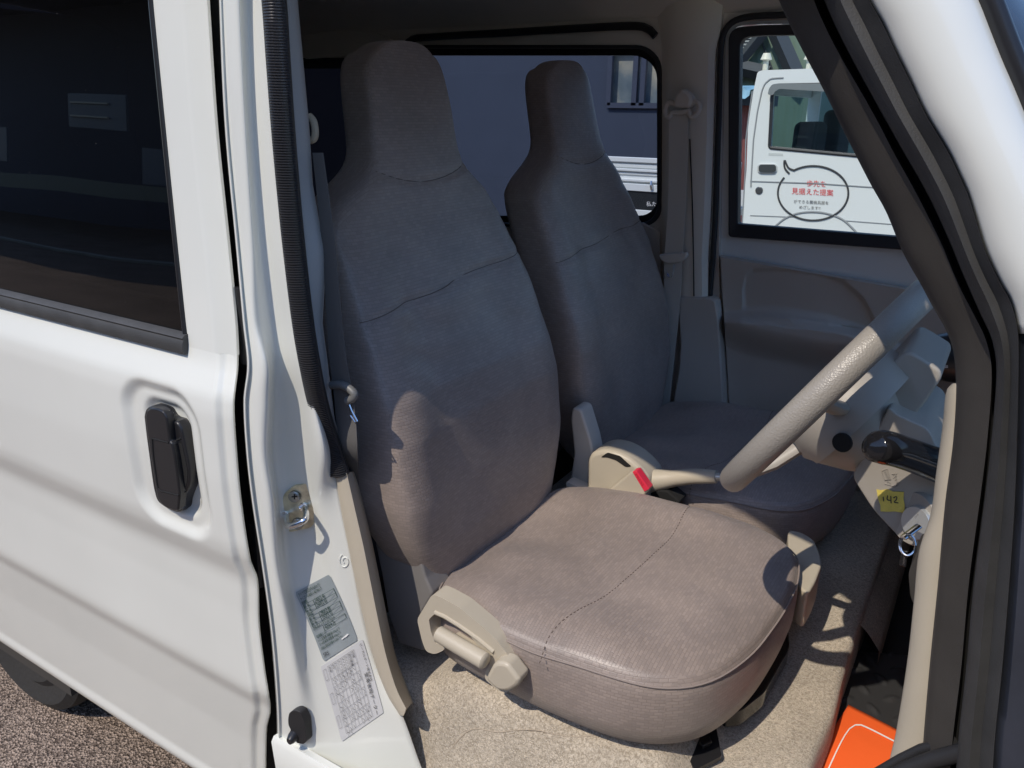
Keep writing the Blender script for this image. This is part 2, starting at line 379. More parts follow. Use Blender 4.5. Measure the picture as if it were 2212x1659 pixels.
# handle
def h(x, y): return (237.2+.2043*x, 813.3+.2043*y)
plate = [h(*p) for p in [(355,420),(372,350),(420,318),(500,330),(560,365),(600,430),(640,465),(700,482),(745,550),(770,650),(800,800),(830,960),(838,1060),(828,1160),(795,1250),(765,1330),(750,1420),(715,1445),(640,1420),(560,1375),(500,1320),(465,1220),(440,1080),(410,860),(375,600)]]
plate = [(p[0], p[1]) for p in crom([(*p,) for p in plate+[plate[0]]], 80)[:-1]]
def HP(L, y): return [W(u, v, y) for u, v in L]
yb = yprof(1.0)+.014
bm = nb(); prism(bm, HP(plate, -.006), (0, .030, 0))
hm = P('door_handle', bm, black, sd, bevel=.004, angle=30, label='black upright pull handle in its dished pocket')
grip = [h(*p) for p in [(372,420),(388,360),(430,332),(500,340),(560,372),(598,440),(615,560),(628,690),(655,705),(680,830),(705,1000),(735,1235),(728,1330),(722,1420),(690,1425),(600,1395),(540,1350),(500,1280),(480,1180),(455,1020),(425,820),(392,600)]]
bm = nb(); prism(bm, HP(grip, -.017), (0, .016, 0)); P('grip', bm, black, hm, bevel=.005, angle=30)
bm = nb()
for L, yy in (([(448,655),(540,680),(622,702)], -.0172), ([(628,700),(690,680),(752,655)], -.0065), ([(448,655),(462,850),(490,1050),(518,1195),(600,1225),(730,1258)], -.0172), ([(735,1255),(800,1215)], -.0065)):
    tube(bm, crom([tuple(W(*h(*p), yy)) for p in L], 14), .0013, 6)
P('gap_line', bm, void, hm)
bm = nb(); prism(bm, HP([h(*p) for p in [(668,715),(760,700),(790,840),(822,1010),(815,1120),(785,1205),(742,1232),(725,1100),(700,930)]], -.0066), (0, .004, 0)); P('finger_recess', bm, void, hm)
# ---- rear wheel just showing below the sliding door
wh = WZ(55, 1553, 0)
bm = nb(); rows = []
wc = Vector((-1.95, .10, .262))
for a, y in [(.10, .02), (.17, .0), (.19, .012), (.235, .0), (.258, .014), (.265, .04), (.265, .12), (.25, .14)]:
    rows.append([wc+Vector((a*math.cos(t*math.pi/36), y, a*math.sin(t*math.pi/36))) for t in range(72)])
grid(bm, rows, closed=True)
for k in range(72):
    t = k*math.pi/36; c = Vector((math.cos(t), 0, math.sin(t)))
whl = P('rear_wheel', bm, mat('tyre', (.028, .027, .026), .8, bump=('noise', 60, .003)))
bm = nb(); disc(bm, wc+Vector((0, .045, 0)), (0, -1, 0), .165, .02, 40); disc(bm, wc+Vector((0, .03, 0)), (0, -1, 0), .05, .03, 20); P('wheel_rim', bm, mat('wheel_steel', (.35, .35, .36), .4, metal=.7), whl)
bm = nb(); box(bm, (-3.0, .05, .22), (-1.62, .9, .28)); box(bm, (-1.6, .16, .20), (0.4, 1.3, .235)); P('underbody', bm, mat('underbody', (.05, .045, .04), .9))
# ---- B pillar: pressed white post, described by rows of (v, [(u, depth)...])
BP = [  # gap   edge    flat    valley  ridge   sealL   
 (-160, [(466,.060),(470,.040),(477,.034),(515,.033),(527,.045),(540,.052),(560,.056),(580,.085)]),
 (0,    [(452,.055),(474,.036),(480,.030),(515,.029),(527,.041),(540,.047),(572,.052),(592,.085)]),
 (270,  [(466,.055),(486,.030),(492,.025),(528,.024),(540,.036),(553,.041),(590,.048),(612,.085)]),
 (542,  [(492,.050),(511,.024),(517,.019),(545,.019),(562,.034),(580,.040),(614,.046),(638,.085)]),
 (700,  [(508,.046),(525,.018),(532,.013),(553,.014),(585,.040),(603,.044),(640,.048),(658,.085)]),
 (790,  [(515,.042),(534,.014),(541,.008),(578,.012),(592,.040),(612,.047),(653,.050),(671,.085)]),
 (865,  [(504,.042),(526,.012),(533,.006),(578,.012),(596,.046),(634,.055),(672,.054),(689,.086)]),
 (980,  [(512,.042),(532,.012),(539,.006),(576,.012),(592,.050),(648,.066),(700,.056),(722,.090)]),
 (1084, [(522,.044),(544,.014),(551,.009),(590,.014),(604,.052),(660,.076),(690,.074),(735,.088)]),
 (1220, [(540,.050),(565,.018),(572,.013),(600,.018),(622,.050),(690,.078),(722,.080),(763,.092)]),
 (1350, [(560,.054),(583,.022),(590,.017),(622,.022),(650,.048),(710,.074),(745,.080),(788,.095)]),
 (1450, [(568,.056),(592,.024),(600,.019),(638,.022),(668,.044),(730,.070),(770,.080),(818,.098)]),
 (1545, [(580,.058),(598,.026),(606,.021),(650,.024),(690,.042),(750,.066),(800,.080),(868,.100)]),
 (1660, [(590,.058),(600,.028),(608,.023),(660,.026),(720,.042),(780,.062),(840,.080),(910,.100)]),
 (1850, [(600,.058),(610,.030),(618,.025),(690,.028),(760,.042),(830,.062),(900,.080),(990,.100)])]
BP = [(v, [(r[1][0]-1.5, .09)]+r[1:]) for v, r in BP]
def sh_y(v): return .050*(1-sstep(740, 1015, v))
BP = [(v, r[:-2]+[(r[-2][0], r[-2][1]-.25*sh_y(v)), (r[-1][0], r[-1][1]-sh_y(v))]) for v, r in BP]
BP = [(-340, [(u-17, y) for u, y in BP[0][1]])]+BP
def bp_row(v):
    k = 0
    while k < len(BP)-2 and v > BP[k+1][0]: k += 1
    t = (v-BP[k][0])/(BP[k+1][0]-BP[k][0])
    p0, p1, p2, p3 = BP[max(0, k-1)], BP[k], BP[k+1], BP[min(len(BP)-1, k+2)]
    d = p2[0]-p1[0]; da = d/max(1, p2[0]-p0[0]); db = d/max(1, p3[0]-p1[0]); out = []
    for a, b, c, e in zip(p0[1], p1[1], p2[1], p3[1]):
        q = []
        for i in (0, 1):
            m1 = (c[i]-a[i])*da; m2 = (e[i]-b[i])*db
            q.append((2*t**3-3*t*t+1)*b[i]+(t**3-2*t*t+t)*m1+(-2*t**3+3*t*t)*c[i]+(t**3-t*t)*m2)
        out.append(tuple(q))
    return out
def bp_dense(v, per=6):
    r = bp_row(v); out = []
    for i in range(len(r)-1):
        p0, p1, p2, p3 = r[max(0, i-1)], r[i], r[i+1], r[min(len(r)-1, i+2)]
        d = p2[0]-p1[0]; da = d/max(1, p2[0]-p0[0]); db = d/max(1, p3[0]-p1[0])
        for j in range(per):
            t = j/per; m1 = (p2[1]-p0[1])*da; m2 = (p3[1]-p1[1])*db
            out.append((lerp(p1[0], p2[0], t), (2*t**3-3*t*t+1)*p1[1]+(t**3-2*t*t+t)*m1+(-2*t**3+3*t*t)*p2[1]+(t**3-t*t)*m2))
    out.append(r[-1]); return out
def ypil(u, v):
    r = bp_dense(v)
    if u <= r[0][0]: return r[0][1]
    for a, b in zip(r, r[1:]):
        if u <= b[0]: return lerp(a[1], b[1], (u-a[0])/max(1e-6, b[0]-a[0]))
    return r[-1][1]
bm = nb(); grid(bm, [[W(u, v, y) for u, y in bp_dense(v)] for v in [-340+i*15 for i in range(146)]])
pil = P('door_pillar', bm, white, angle=75, solid=.0025, recalc=True)
# dark sheet painted as the shade deep in the gap behind the sliding door edge
bm = nb(); grid(bm, [[W(bp_row(v)[0][0]-70, v, .10), W(bp_row(v)[0][0]+12, v, .088)] for v in [-160+i*60 for i in range(34)]])
P('door_gap_shade', bm, mat('gap_shade', (.03, .03, .028), .8))
# gap details: latch bracket and holes seen in the slot
bm = nb()
for (v0, v1, u0) in ((620, 790, 517), (1130, 1270, 548)):
    bm = nb(); tube(bm, [W(u0+ (v-v0)*.09, v, .045) for v in range(v0, v1, 15)], .006, 8, flat=1.4); P('slot_rubber', bm, black, pil)
# inner flank of the pillar beyond the seal
FL = [(-340, 588, 612), (-160, 600, 628), (0, 612, 643), (270, 630, 668), (400, 640, 676), (542, 654, 701), (600, 660, 702), (700, 670, 697), (790, 682, 709), (900, 702, 722), (1020, 738, 752)]
bm = nb(); rows = []
for i in range(60):
    v = lerp(-340, 1020, i/59); a = interp([(q[0], q[1]) for q in FL], v); b = interp([(q[0], q[2]) for q in FL], v)
    s_ = sh_y(v); rows.append([W(a-3, v, .103-s_), W(a+1, v, .104-s_), W(lerp(a, b, .35), v, .114-s_), W(lerp(a, b, .7), v, .124-s_), W(b-2, v, .136-s_), W(b, v, .150-s_), W(b-1, v, .21-s_)])
grid(bm, rows); P('pillar_inner_trim', bm, mat('pillar_inner', (.42, .44, .45), .5, bump=('noise', 700, .0002)))
# ribbed weather seal along the doorway
SE = [(573+20, -160), (592, 0), (600, 130), (610, 270), (623, 420), (636, 542), (656, 700), (671, 790), (688, 865), (716, 965), (742, 1022)]
SE = [(557, -340), (574, -160), (592, 0), (601, 130), (611, 270), (622, 400), (636, 542), (655, 700), (670, 790), (687, 870), (712, 955), (734, 1024)]
cen = crom([tuple(W(u, v, .088-sh_y(v))) for u, v in SE], 1500)
bm = nb(); rows = []
for i, p in enumerate(cen):
    p = Vector(p); T = (Vector(cen[min(1499, i+1)])-Vector(cen[max(0, i-1)])).normalized(); N = Vector((0, -1, 0)); N = (N-T*N.dot(T)).normalized(); B = T.cross(N)
    if B.x < 0: B = -B
    f = i/1499; amp = .0010*sstep(.2, .5, f)+.0007; rib = amp*(1 if i % 6 < 3 else -.7); row = []
    for k in range(16):
        a = 2*math.pi*k/16; rr = .0165+(rib if .3 < a < 2.0 else 0)
        row.append(p+N*math.sin(a)*rr*.75+B*math.cos(a)*rr)
    rows.append(row)
grid(bm, rows, closed=True); P('weather_seal', bm, mat('seal_rubber', (.03, .03, .033), .36, bump=('noise', 900, .0002)), label='black ribbed rubber seal down the edge of the doorway', angle=60)
# lower scuff trim (beige) below the seal
TL = [(722,1020),(738,1110),(752,1180),(768,1260),(786,1340),(806,1420),(836,1500),(864,1546)]
TM = [(752,1022),(772,1110),(788,1180),(804,1260),(820,1340),(838,1420),(860,1490),(880,1530)]
TR = [(768,1019),(790,1110),(806,1180),(822,1260),(838,1340),(856,1420),(876,1475),(895,1520)]
n = 40; a, b, c = crom(TL, n), crom(TM, n), crom(TR, n)
rows = [[W(*a[i], .110), W(*a[i], .088), W(a[i][0]+3, a[i][1], .083), W(lerp(a[i][0], b[i][0], .5), a[i][1], .082), W(b[i][0]-3, b[i][1], .086), W(*b[i], .092), W(lerp(b[i][0], c[i][0], .5), c[i][1], .115), W(*c[i], .145), W(c[i][0]-6, c[i][1], .19)] for i in range(n)]
bm = nb(); V = grid(bm, rows); bm.faces.new(V[0]); bm.faces.new(V[-1]); P('scuff_trim', bm, beige, angle=50, label='beige plastic trim at the foot of the pillar')
# rocker / sill below the doorway
bm = nb(); rows = []
for x in [XF+.004, -.7, -.5, -.2, .1]:
    rows.append([(x, .10, .20), (x, .035, .22), (x, .018, .30), (x, .014, .42), (x, .010, .50), (x, .016, .508), (x, .028, .506), (x, .034, .49), (x, .036, .30)])
grid(bm, rows); P('rocker_panel', bm, white, angle=40)
# striker on the pillar
def face_pt(u, v, out=.0): return W(u, v, ypil(u, v)-out)
def zp(x, y): return (0.6777*(850+x*.5714), 0.6777*(1500+y*.5714))     # measured in the enlarged pillar view
SC = face_pt(*zp(178, 210))
pu, pd = face_pt(*zp(178, 90)), face_pt(*zp(178, 330)); pl_, pr_ = face_pt(*zp(100, 215)), face_pt(*zp(255, 205))
ax_v = (pd-pu).normalized(); ax_h = (pr_-pl_).normalized(); nrm = ax_v.cross(ax_h).normalized()
if nrm.y > 0: nrm = -nrm
def SP(x, y, out):   # point on the striker's flat base plane at enlarged-view spot
    o_ = SC+nrm*(out+.004); d = ray(*zp(x, y)); return CAM+d*((o_-CAM).dot(nrm)/d.dot(nrm))
pts = rpoly([(78,200),(95,130),(150,85),(240,68),(262,85),(265,180),(262,300),(240,320),(130,345),(95,335),(80,290)], 18)
bm = nb(); prism(bm, [SP(*p, .0025) for p in pts], -nrm*.010)
st = P('striker', bm, zinc, label='zinc plated door striker with a steel loop', bevel=.0012)
bm = nb()
for q in ((155,145),(172,297)):
    bm = nb(); c0 = SP(*q, .004); disc(bm, c0, nrm, .0092, .003, 20, dome=.0008)
    c0 = SP(*q, .0078)
    for d1, d2 in ((ax_v, ax_h), (ax_h, ax_v)):
        prism(bm, [c0+d1*.0045+d2*.001, c0+d1*.0045-d2*.001, c0-d1*.0045-d2*.001, c0-d1*.0045+d2*.001], nrm*.0004, mi=1)
    P('screw', bm, [mat('screw_steel', (.42, .42, .40), .35, metal=.9), void], st)
bm = nb()
a0, b0 = SP(108, 243, .0), SP(212, 198, .0); ld = Vector((.036, -.030, .001))
loop = crom([tuple(a0), tuple(a0+ld*.6), tuple(a0+ld*.93+(b0-a0)*.12), tuple(lerp(a0, b0, .5)+ld), tuple(b0+ld*.93-(b0-a0)*.12), tuple(b0+ld*.6), tuple(b0)], 40)
tube(bm, loop, .0048, 12)
for q in (a0, b0): disc(bm, q+nrm*.002, nrm, .0075, .004, 18)
P('striker_loop', bm, chrome, st)
# door switch
def outl(L): return [zp(*p) for p in L]
bm = nb(); prism(bm, [face_pt(*p, .010) for p in rpoly(outl([(118,1385),(125,1350),(155,1336),(190,1350),(212,1400),(222,1510),(205,1528),(165,1520),(160,1500),(130,1500),(135,1450),(120,1420)]), 5)], (0, .014, 0))
sw = P('door_switch', bm, rubber, bevel=.003, label='black rubber courtesy light switch')
bm = nb(); c0 = face_pt(*zp(150, 1478), .010); tube(bm, [c0+Vector((0, .004, 0)), c0+Vector((.001, -.004, -.001)), c0+Vector((.002, -.009, -.002)), c0+Vector((.002, -.012, -.002))], .008, 14, rfun=lambda t: .010*(1-.45*t)); P('plunger', bm, black, sw)
# pressed swirl mark
bm = nb(); tube(bm, [face_pt(zp(435, 505)[0]+ (3+9*t)*math.cos(t*8.5+2), zp(435, 505)[1]+(4+12*t)*math.sin(t*8.5+2), .0003) for t in [i/50 for i in range(51)]], .0012, 6); P('pressed_mark', bm, white, pil)
# stickers: drawn in the enlarged view, laid on the pillar's own surface
def bil(q, s, t):
    a, b, c, d = q; return (lerp(lerp(a[0], b[0], s), lerp(d[0], c[0], s), t), lerp(lerp(a[1], b[1], s), lerp(d[1], c[1], s), t))
def sticker(name, q, m, label, rad=.06, bend=0):
    def fn(s, t, out=.0010):
        x, y = bil(q, s, t); x += bend*math.sin(t*math.pi); return face_pt(*zp(x, y), out)
    rows = []
    N = 24
    for i in range(N+1):
        t = i/N; k = 0
        if t < rad: k = rad*.6*(1-math.sqrt(max(0, 1-(1-t/rad)**2)))
        if t > 1-rad: k = rad*.6*(1-math.sqrt(max(0, 1-((t-1+rad)/rad)**2)))
        rows.append([fn(lerp(k, 1-k, j/14), t) for j in range(15)])
    bm = nb(); grid(bm, rows); o = P(name, bm, m, label=label); return o, fn
ink = mat('ink_green', (.015, .055, .04), .5); inkk = mat('ink_black', (.04, .04, .045), .5)
Q1 = [(158,680),(350,578),(508,945),(318,1066)]
s1, f1 = sticker('tyre_sticker', Q1, mat('sticker_silver', (.36, .41, .43), .35, metal=.25, var=(40, .06)), 'silver-blue tyre pressure sticker printed in green', .05, 6)
def txt(o, fn, s, x, t, size, m, name='printed_text', wscale=1.0, asp=.55, vert=False):
    """text along s from x, baseline at t, cap height size (in t units)"""
    def g(px, py):
        return fn(x+px*size*asp*wscale, t-py*size, .0022) if not vert else fn(x+py*size, t+px*size*asp*wscale, .0022)
    bm = textmesh(s, g); build(name, bm, m, o, smooth=False, recalc=False)
A = 2.1
for s, x, t, sz, m, ws in (('タイヤ空気圧[kPa(kgf/cm²)]', .05, .075, .060, ink, .82), ('サイズ:145/80R12 80/78N LT', .05, .135, .052, ink, .92), ('軽積載', .04, .190, .050, ink, 1),
    ('前  輪', .06, .250, .052, ink, 1), ('240(2.4)', .36, .252, .088, ink, .95), ('後  輪', .06, .315, .052, ink, 1), ('260(2.6)', .36, .317, .088, ink, .95), ('定積載', .04, .375, .050, ink, 1),
    ('前  輪', .06, .435, .052, ink, 1), ('280(2.8)', .36, .437, .088, ink, .95), ('後  輪', .06, .500, .052, ink, 1), ('350(3.5)', .36, .502, .088, ink, .95),
    ('応急用タイヤ:T125/70D14', .04, .565, .055, ink, .95), ('420(4.2)', .34, .637, .085, ink, .95), ('軽積載とは、', .05, .680, .050, ink, 1), ('1～2名乗車:積載量150kg以下', .05, .735, .050, ink, .95), ('3～4名乗車:積載量 60kg以下', .05, .790, .050, ink, .95), ('詳細は取扱説明書をお読み下さい', .05, .850, .048, ink, .85), ('SRS', .05, .955, .085, inkk, 1.1)):
    txt(s1, f1, s, x, t, sz, m, wscale=ws*1.9)
bm = nb()
for (x0, x1, t) in ((.05,.93,.198),(.05,.93,.262),(.05,.93,.328),(.05,.93,.385),(.05,.93,.448),(.05,.93,.513),(.30,.93,.577),(.30,.93,.645)):
    prism(bm, [f1(x0, t, .0022), f1(x1, t, .0022), f1(x1, t+.004, .0022), f1(x0, t+.004, .0022)], (0, .0003, 0))
for (x, t0, t1) in ((.05,.198,.328),(.33,.198,.328),(.93,.198,.328),(.05,.385,.513),(.33,.385,.513),(.93,.385,.513),(.30,.577,.645),(.93,.577,.645)):
    prism(bm, [f1(x, t0, .0022), f1(x+.008, t0, .0022), f1(x+.008, t1, .0022), f1(x, t1, .0022)], (0, .0003, 0))
P('printed_lines', bm, ink, s1)
bm = nb(); prism(bm, [f1(*p, .0024) for p in [(.62,.86),(.80,.845),(.84,.86),(.76,.875),(.70,.872),(.63,.878)]], (0, .0003, 0)); P('scratch', bm, mat('scratch_white', (.8, .8, .78), .5), s1)
Q2 = [(300,1095),(535,940),(652,1350),(418,1512)]
s2, f2 = sticker('service_sticker', Q2, mat('sticker_paper', (.60, .60, .60), .6, var=(40, .04)), 'white service record sticker ruled as a table with handwriting', .02, 2)
bm = nb()
def seg(fn, s0, t0, s1_, t1, w=.004):
    n_ = Vector((-(t1-t0), s1_-s0, 0)).normalized()*w; K = max(1, int(math.hypot(s1_-s0, t1-t0)*12))
    for i in range(K):
        a = i/K; b = (i+1)/K; p = (lerp(s0, s1_, a), lerp(t0, t1, a)); q = (lerp(s0, s1_, b), lerp(t0, t1, b))
        vs = [fn(p[0]+n_.x, p[1]+n_.y, .0022), fn(q[0]+n_.x, q[1]+n_.y, .0022), fn(q[0]-n_.x, q[1]-n_.y, .0022), fn(p[0]-n_.x, p[1]-n_.y, .0022)]
        bm.faces.new([bm.verts.new(z) for z in vs])
for i in range(9):
    s_ = .14+i*.077; seg(f2, s_, .05, s_, .95, .0022)
for t in (.05, .22, .33, .44, .55, .66, .77, .86, .95): seg(f2, .14, t, .756, t, .0018)
for (a, b) in ((.06, .20), (.38, .52), (.68, .84)): 
    seg(f2, .03, a, .03, b, .002); seg(f2, .09, a, .09, b, .002); seg(f2, .03, a, .09, a, .002); seg(f2, .03, b, .09, b, .002)
P('ruled_lines', bm, mat('ink_grey', (.16, .16, .17), .6), s2, smooth=False, recalc=False)
for s, x, t, sz in (('愛車管理データー', .83, .40, .085), ('ピーカルオート株式会社', .91, .03, .055), ('内容', .70, .06, .05), ('走行距離', .625, .06, .05), ('エンジンオイル', .55, .06, .045), ('オイルエレメント', .47, .06, .045), ('エアーエレメント', .395, .06, .045), ('タイヤローテーション', .315, .06, .036), ('ATF', .24, .06, .045), ('点検', .16, .06, .045)):
    txt(s2, f2, s, x, t, sz, inkk, vert=True, wscale=1.55)
bm = nb(); rnd = random.Random(3)
for i in range(8):
    for j in range(7):
        if rnd.random() < .72:
            x0 = .155+i*.077; t0 = .24+j*.11; a = (x0+rnd.random()*.03, t0)
            for k in range(rnd.randint(2, 4)):
                b = (x0+rnd.random()*.055, t0+.02+k*.02+rnd.random()*.02); seg(f2, *a, *b, .0022); a = b
P('handwriting', bm, inkk, s2, smooth=False, recalc=False)
# ============================================================ INTERIOR
def seat(dy, label, near):
    yc = .402+dy
    SEC = [(.735,.170,.09),(.76,.195,.11),(.80,.216,.12),(.84,.234,.135),(.90,.250,.14),(1.0,.254,.14),(1.1,.250,.135),(1.2,.242,.125),(1.26,.234,.12),(1.31,.226,.115),(1.345,.210,.11),(1.372,.176,.10),(1.395,.138,.092),(1.42,.118,.086),(1.46,.113,.085),(1.50,.111,.085),(1.54,.107,.084),(1.566,.101,.08),(1.582,.090,.072),(1.592,.07,.06),(1.597,.045,.04),(1.598,.02,.02)]
    def ys(z): return interp([(1.33, 0), (1.42, .034), (1.50, .054), (1.60, .074)], z)
    def sec(z):
        return interp([(q[0], (q[1], q[2])) for q in SEC], z)
    def xf(z): return -interp([(.74, .674), (.83, .676), (.92, .686), (1.02, .701), (1.08, .718), (1.14, .744), (1.20, .768), (1.33, .830), (1.6, .929)], z)
    def bol(y, z):      # side bolsters stand a little proud of the middle
        hw, th = sec(z); q = min(1, abs(y-yc)/hw); k = sstep(.80, .92, z)*sstep(1.42, 1.2, z)
        return k*(.012*sstep(.45, .85, q)-.004)
    def front(y, z):
        hw, th = avg(z); q = min(.995, abs(y-yc)/hw); return xf(z)-th/2+th/2*(1-q**6)**(1/5)+bol(y, z)+wrk(y, z)
    def avg(z):
        d = max(0, min(.016, 1.598-z)); L_ = [sec(z+d*k) for k in (-1, -.5, 0, .5, 1)]; return sum(q[0] for q in L_)/5, sum(q[1] for q in L_)/5
    def seam1(y): return 1.383+.022*((y-yc)/.12)**2
    def seam2(y): return 1.222+.085*(y-yc)+.002*math.sin((y-yc)*30)
    def wrk(y, z):
        w_ = mnoise.noise(Vector((y*9+dy*5, z*7, 3)))*.0042+mnoise.noise(Vector((y*20+dy, z*30+y*14, 7)))*.0034*sstep(.22, .0, abs(z-1.2))
        w_ += .0060*max(0, mnoise.noise(Vector((y*7+z*22+dy, z*10-y*26, 5))))*sstep(.12, .26, abs(y-yc))*sstep(.16, .02, abs(z-1.25))
        q = abs(y-yc)
        if q < .125: w_ -= .0035*math.exp(-((z-seam1(y))/.005)**2)
        w_ -= .0028*math.exp(-((z-seam2(y))/.005)**2)
        return w_
    bm = nb(); rows = []
    zz = []
    for a, b in zip(SEC, SEC[1:]):
        k = max(2, int((b[0]-a[0])/.0042)); zz += [lerp(a[0], b[0], j/k) for j in range(k)]
    zz.append(SEC[-1][0])
    zs2 = [(z+0) for z in zz]
    for z in zs2:
        hw, th = avg(z)
        row = []
        for k in range(120):
            t = 2*math.pi*k/120+.0*k; t = t-.18*math.sin(4*t); c, s_ = math.cos(t), math.sin(t); e1 = 2/5; e2 = 2/6
            y = yc+hw*math.copysign(abs(s_)**e2, s_); x = xf(z)-th/2+th/2*math.copysign(abs(c)**e1, c)
            q = abs(y-yc)/max(hw, .01)
            if c > 0: x += bol(y, z)*sstep(0, .5, c)
            wr = wrk(y, z) if c > 0 else 0
            tw = -.03*sstep(1.36, 1.5, z)*0
            row.append((x+wr, y+ys(z), z+.010*(1-min(1, abs(y-yc)/.13)**2)*sstep(1.48, 1.58, z)))
        rows.append(row)
    V = grid(bm, rows, closed=True); bm.faces.new(V[0]); bm.faces.new(V[-1])
    # fabric shell is the seat itself; cushion and the rest hang from it
    S = P('seat', bm, fabric, label=label, uvb=True, angle=70)
    bm = nb()
    L = [tuple((front(y, z)+.0002, y+ys(z), z)) for y, z in [(yc-.118+.236*i/40, seam1(yc-.118+.236*i/40)) for i in range(41)]]
    tube(bm, L, .0009, 6)
    L = [tuple((front(y, z)+.0002, y, z)) for y, z in [(yc-.235+.47*i/60, seam2(yc-.235+.47*i/60)) for i in range(61)]]
    tube(bm, L, .0008, 6)
    for sgn in ():
        L = [];
        for i in range(40):
            z = lerp(.82, 1.38, i/39); hw, th = sec(z); y = yc+sgn*hw*.93; L.append((front(y, z)+.0004, y, z))
        tube(bm, L, .0012, 6)
    P('seam', bm, seam_m, S)
    # cushion
    FP = [(-.67,.20),(-.63,.155),(-.5,.143),(-.4,.146),(-.30,.163),(-.235,.215),(-.20,.31),(-.187,.43),(-.189,.54),(-.212,.618),(-.27,.655),(-.4,.668),(-.55,.655),(-.65,.62),(-.69,.55),(-.695,.4),(-.69,.26)]
    n = 110; c = crom(FP+[FP[0], FP[1]], int(n*len(FP)/(len(FP)-.0))+8)
    c = [(p[0], p[1]) for p in crom(FP+[FP[0]], n+1)[:-1]]
    ce = (-.44, .41)
    def top(x, y, k):      # k: 0 middle, 1 edge
        z = .775+.020*(1-k**5)
        z += .014*math.exp(-((y-.20)/.055)**2)*sstep(-.25, -.40, x)+.020*math.exp(-((y-.60)/.06)**2)*sstep(-.22, -.40, x)
        z += .012*math.exp(-((x+.61)/.05)**2-((y-.30)/.06)**2)-.008*math.exp(-((x+.60)/.06)**2-((y-.42)/.06)**2)-.012*sstep(-.5, -.68, x)
        z += mnoise.noise(Vector((x*14, y*14, 2+dy)))*.0030+.004*math.exp(-((x+.30)/.1)**2)
        return z
    rows = []
    def sc_(k, p): return (ce[0]+(p[0]-ce[0])*k, ce[1]+(p[1]-ce[1])*k)
    for k, z in ((.80, .672), (.93, .664), (.985, .672), (1.008, .70), (1.012, .73), (1.006, .752)):
        rows.append([(*sc_(k, p), z+.012*sstep(-.35, -.62, p[0])) for p in c])
    for k in [1, .994, .985, .97, .95, .92, .88, .84, .78, .72, .65, .58, .5, .42, .34, .26, .18, .10, .03]:
        row = []
        for p in c:
            q = sc_(k, p); row.append((q[0], q[1], top(q[0], q[1], k)-(.010*sstep(.97, 1.0, k))))
        rows.append(row)
    rows = [[(x, y+dy, z) for x, y, z in r] for r in rows]
    bm = nb(); V = grid(bm, rows, closed=True); bm.faces.new(V[0]); bm.faces.new(V[-1]); P('cushion', bm, fabric, S, uvb=True, angle=80)
    bm = nb(); tube(bm, [(sc_(1.003, p)[0], sc_(1.003, p)[1]+dy, top(*p, 1)-.0078) for p in c+c[:1]], .0014, 6, cap=False)
    P('piping', bm, mat('piping', (.29, .24, .215), .8), S)
    bm = nb()   # stitched line across the cushion, short stitches
    Ls = crom([tuple(WZ(*p, .792).xy) for p in [(1166,1412),(1185,1375),(1240,1338),(1310,1290),(1390,1222),(1450,1165),(1490,1106)]], 130)
    def kf(x, y):
        a = math.atan2(y-ce[1], x-ce[0]); best = min(c, key=lambda p: abs((math.atan2(p[1]-ce[1], p[0]-ce[0])-a+math.pi) % (2*math.pi)-math.pi)); return min(1, math.hypot(x-ce[0], y-ce[1])/math.hypot(best[0]-ce[0], best[1]-ce[1]))
    for i in range(0, 128, 2):
        a, b = Ls[i], Ls[i+1]; tube(bm, [(a[0], a[1]+dy, top(a[0], a[1], kf(*a))+.0003), (b[0], b[1]+dy, top(b[0], b[1], kf(*b))+.0003)], .0007, 5)
    P('stitching', bm, seam_m, S)
    # base frame below
    bm = nb(); box(bm, (-.62, .27+dy, .60), (-.30, .58+dy, .668)); P('seat_base', bm, black, S, bevel=.01)
    return S, front
s_drv, front_d = seat(0, 'driver seat with integrated headrest, cushion in full sun', True)
s_pas, _ = seat(.592, 'passenger seat in the shade with integrated headrest', False)
def Z9(x, y): return (745+.3873*x, 1016.5+.3873*y)
# recliner cover at the near side of the driver seat
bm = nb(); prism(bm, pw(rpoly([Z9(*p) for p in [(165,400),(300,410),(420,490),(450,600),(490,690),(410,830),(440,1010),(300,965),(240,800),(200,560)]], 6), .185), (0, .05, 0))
P('recliner_cover', bm, mat('cover_shade_grey', (.20, .19, .185), .5, bump=('noise', 800, .0003)), s_drv, bevel=.010, angle=50)  # pillar's shadow on the cover is put into this darker grey
# lit beige side frame with its slot
out_ = rpoly([Z9(*p) for p in [(488,688),(545,712),(640,765),(770,875),(850,950),(910,1030),(950,1100),(975,1180),(965,1205),(915,1236),(860,1232),(782,1165),(780,1130),(815,1068),(700,1000),(562,985),(548,1005),(500,1026),(452,1010),(430,950),(402,830)]], 9)
hole = rpoly([Z9(*p) for p in [(468,830),(500,800),(600,850),(700,925),(752,985),(700,985),(600,930),(545,970),(505,965),(480,900)]], 4)
bm = nb(); holed(bm, pw(out_, .128), [pw(hole, .128)], (0, .030, 0)); fr_ = P('side_frame', bm, beige, s_drv, bevel=.003, angle=35, label='beige side frame of the seat with the slide lever')
bm = nb(); prism(bm, pw(rpoly([Z9(*p) for p in [(780,1165),(830,1070),(900,1075),(972,1170),(965,1200),(912,1236),(850,1230)]], 12), .108), (0, .03, 0)); P('end_cap', bm, beige, fr_, bevel=.008, angle=35)
bm = nb(); tube(bm, [W(*Z9(x, y), .128) for x, y in ((503, 790), (560, 815), (640, 865), (740, 935), (830, 1010))], .0035, 8); P('frame_rib', bm, beige, fr_)
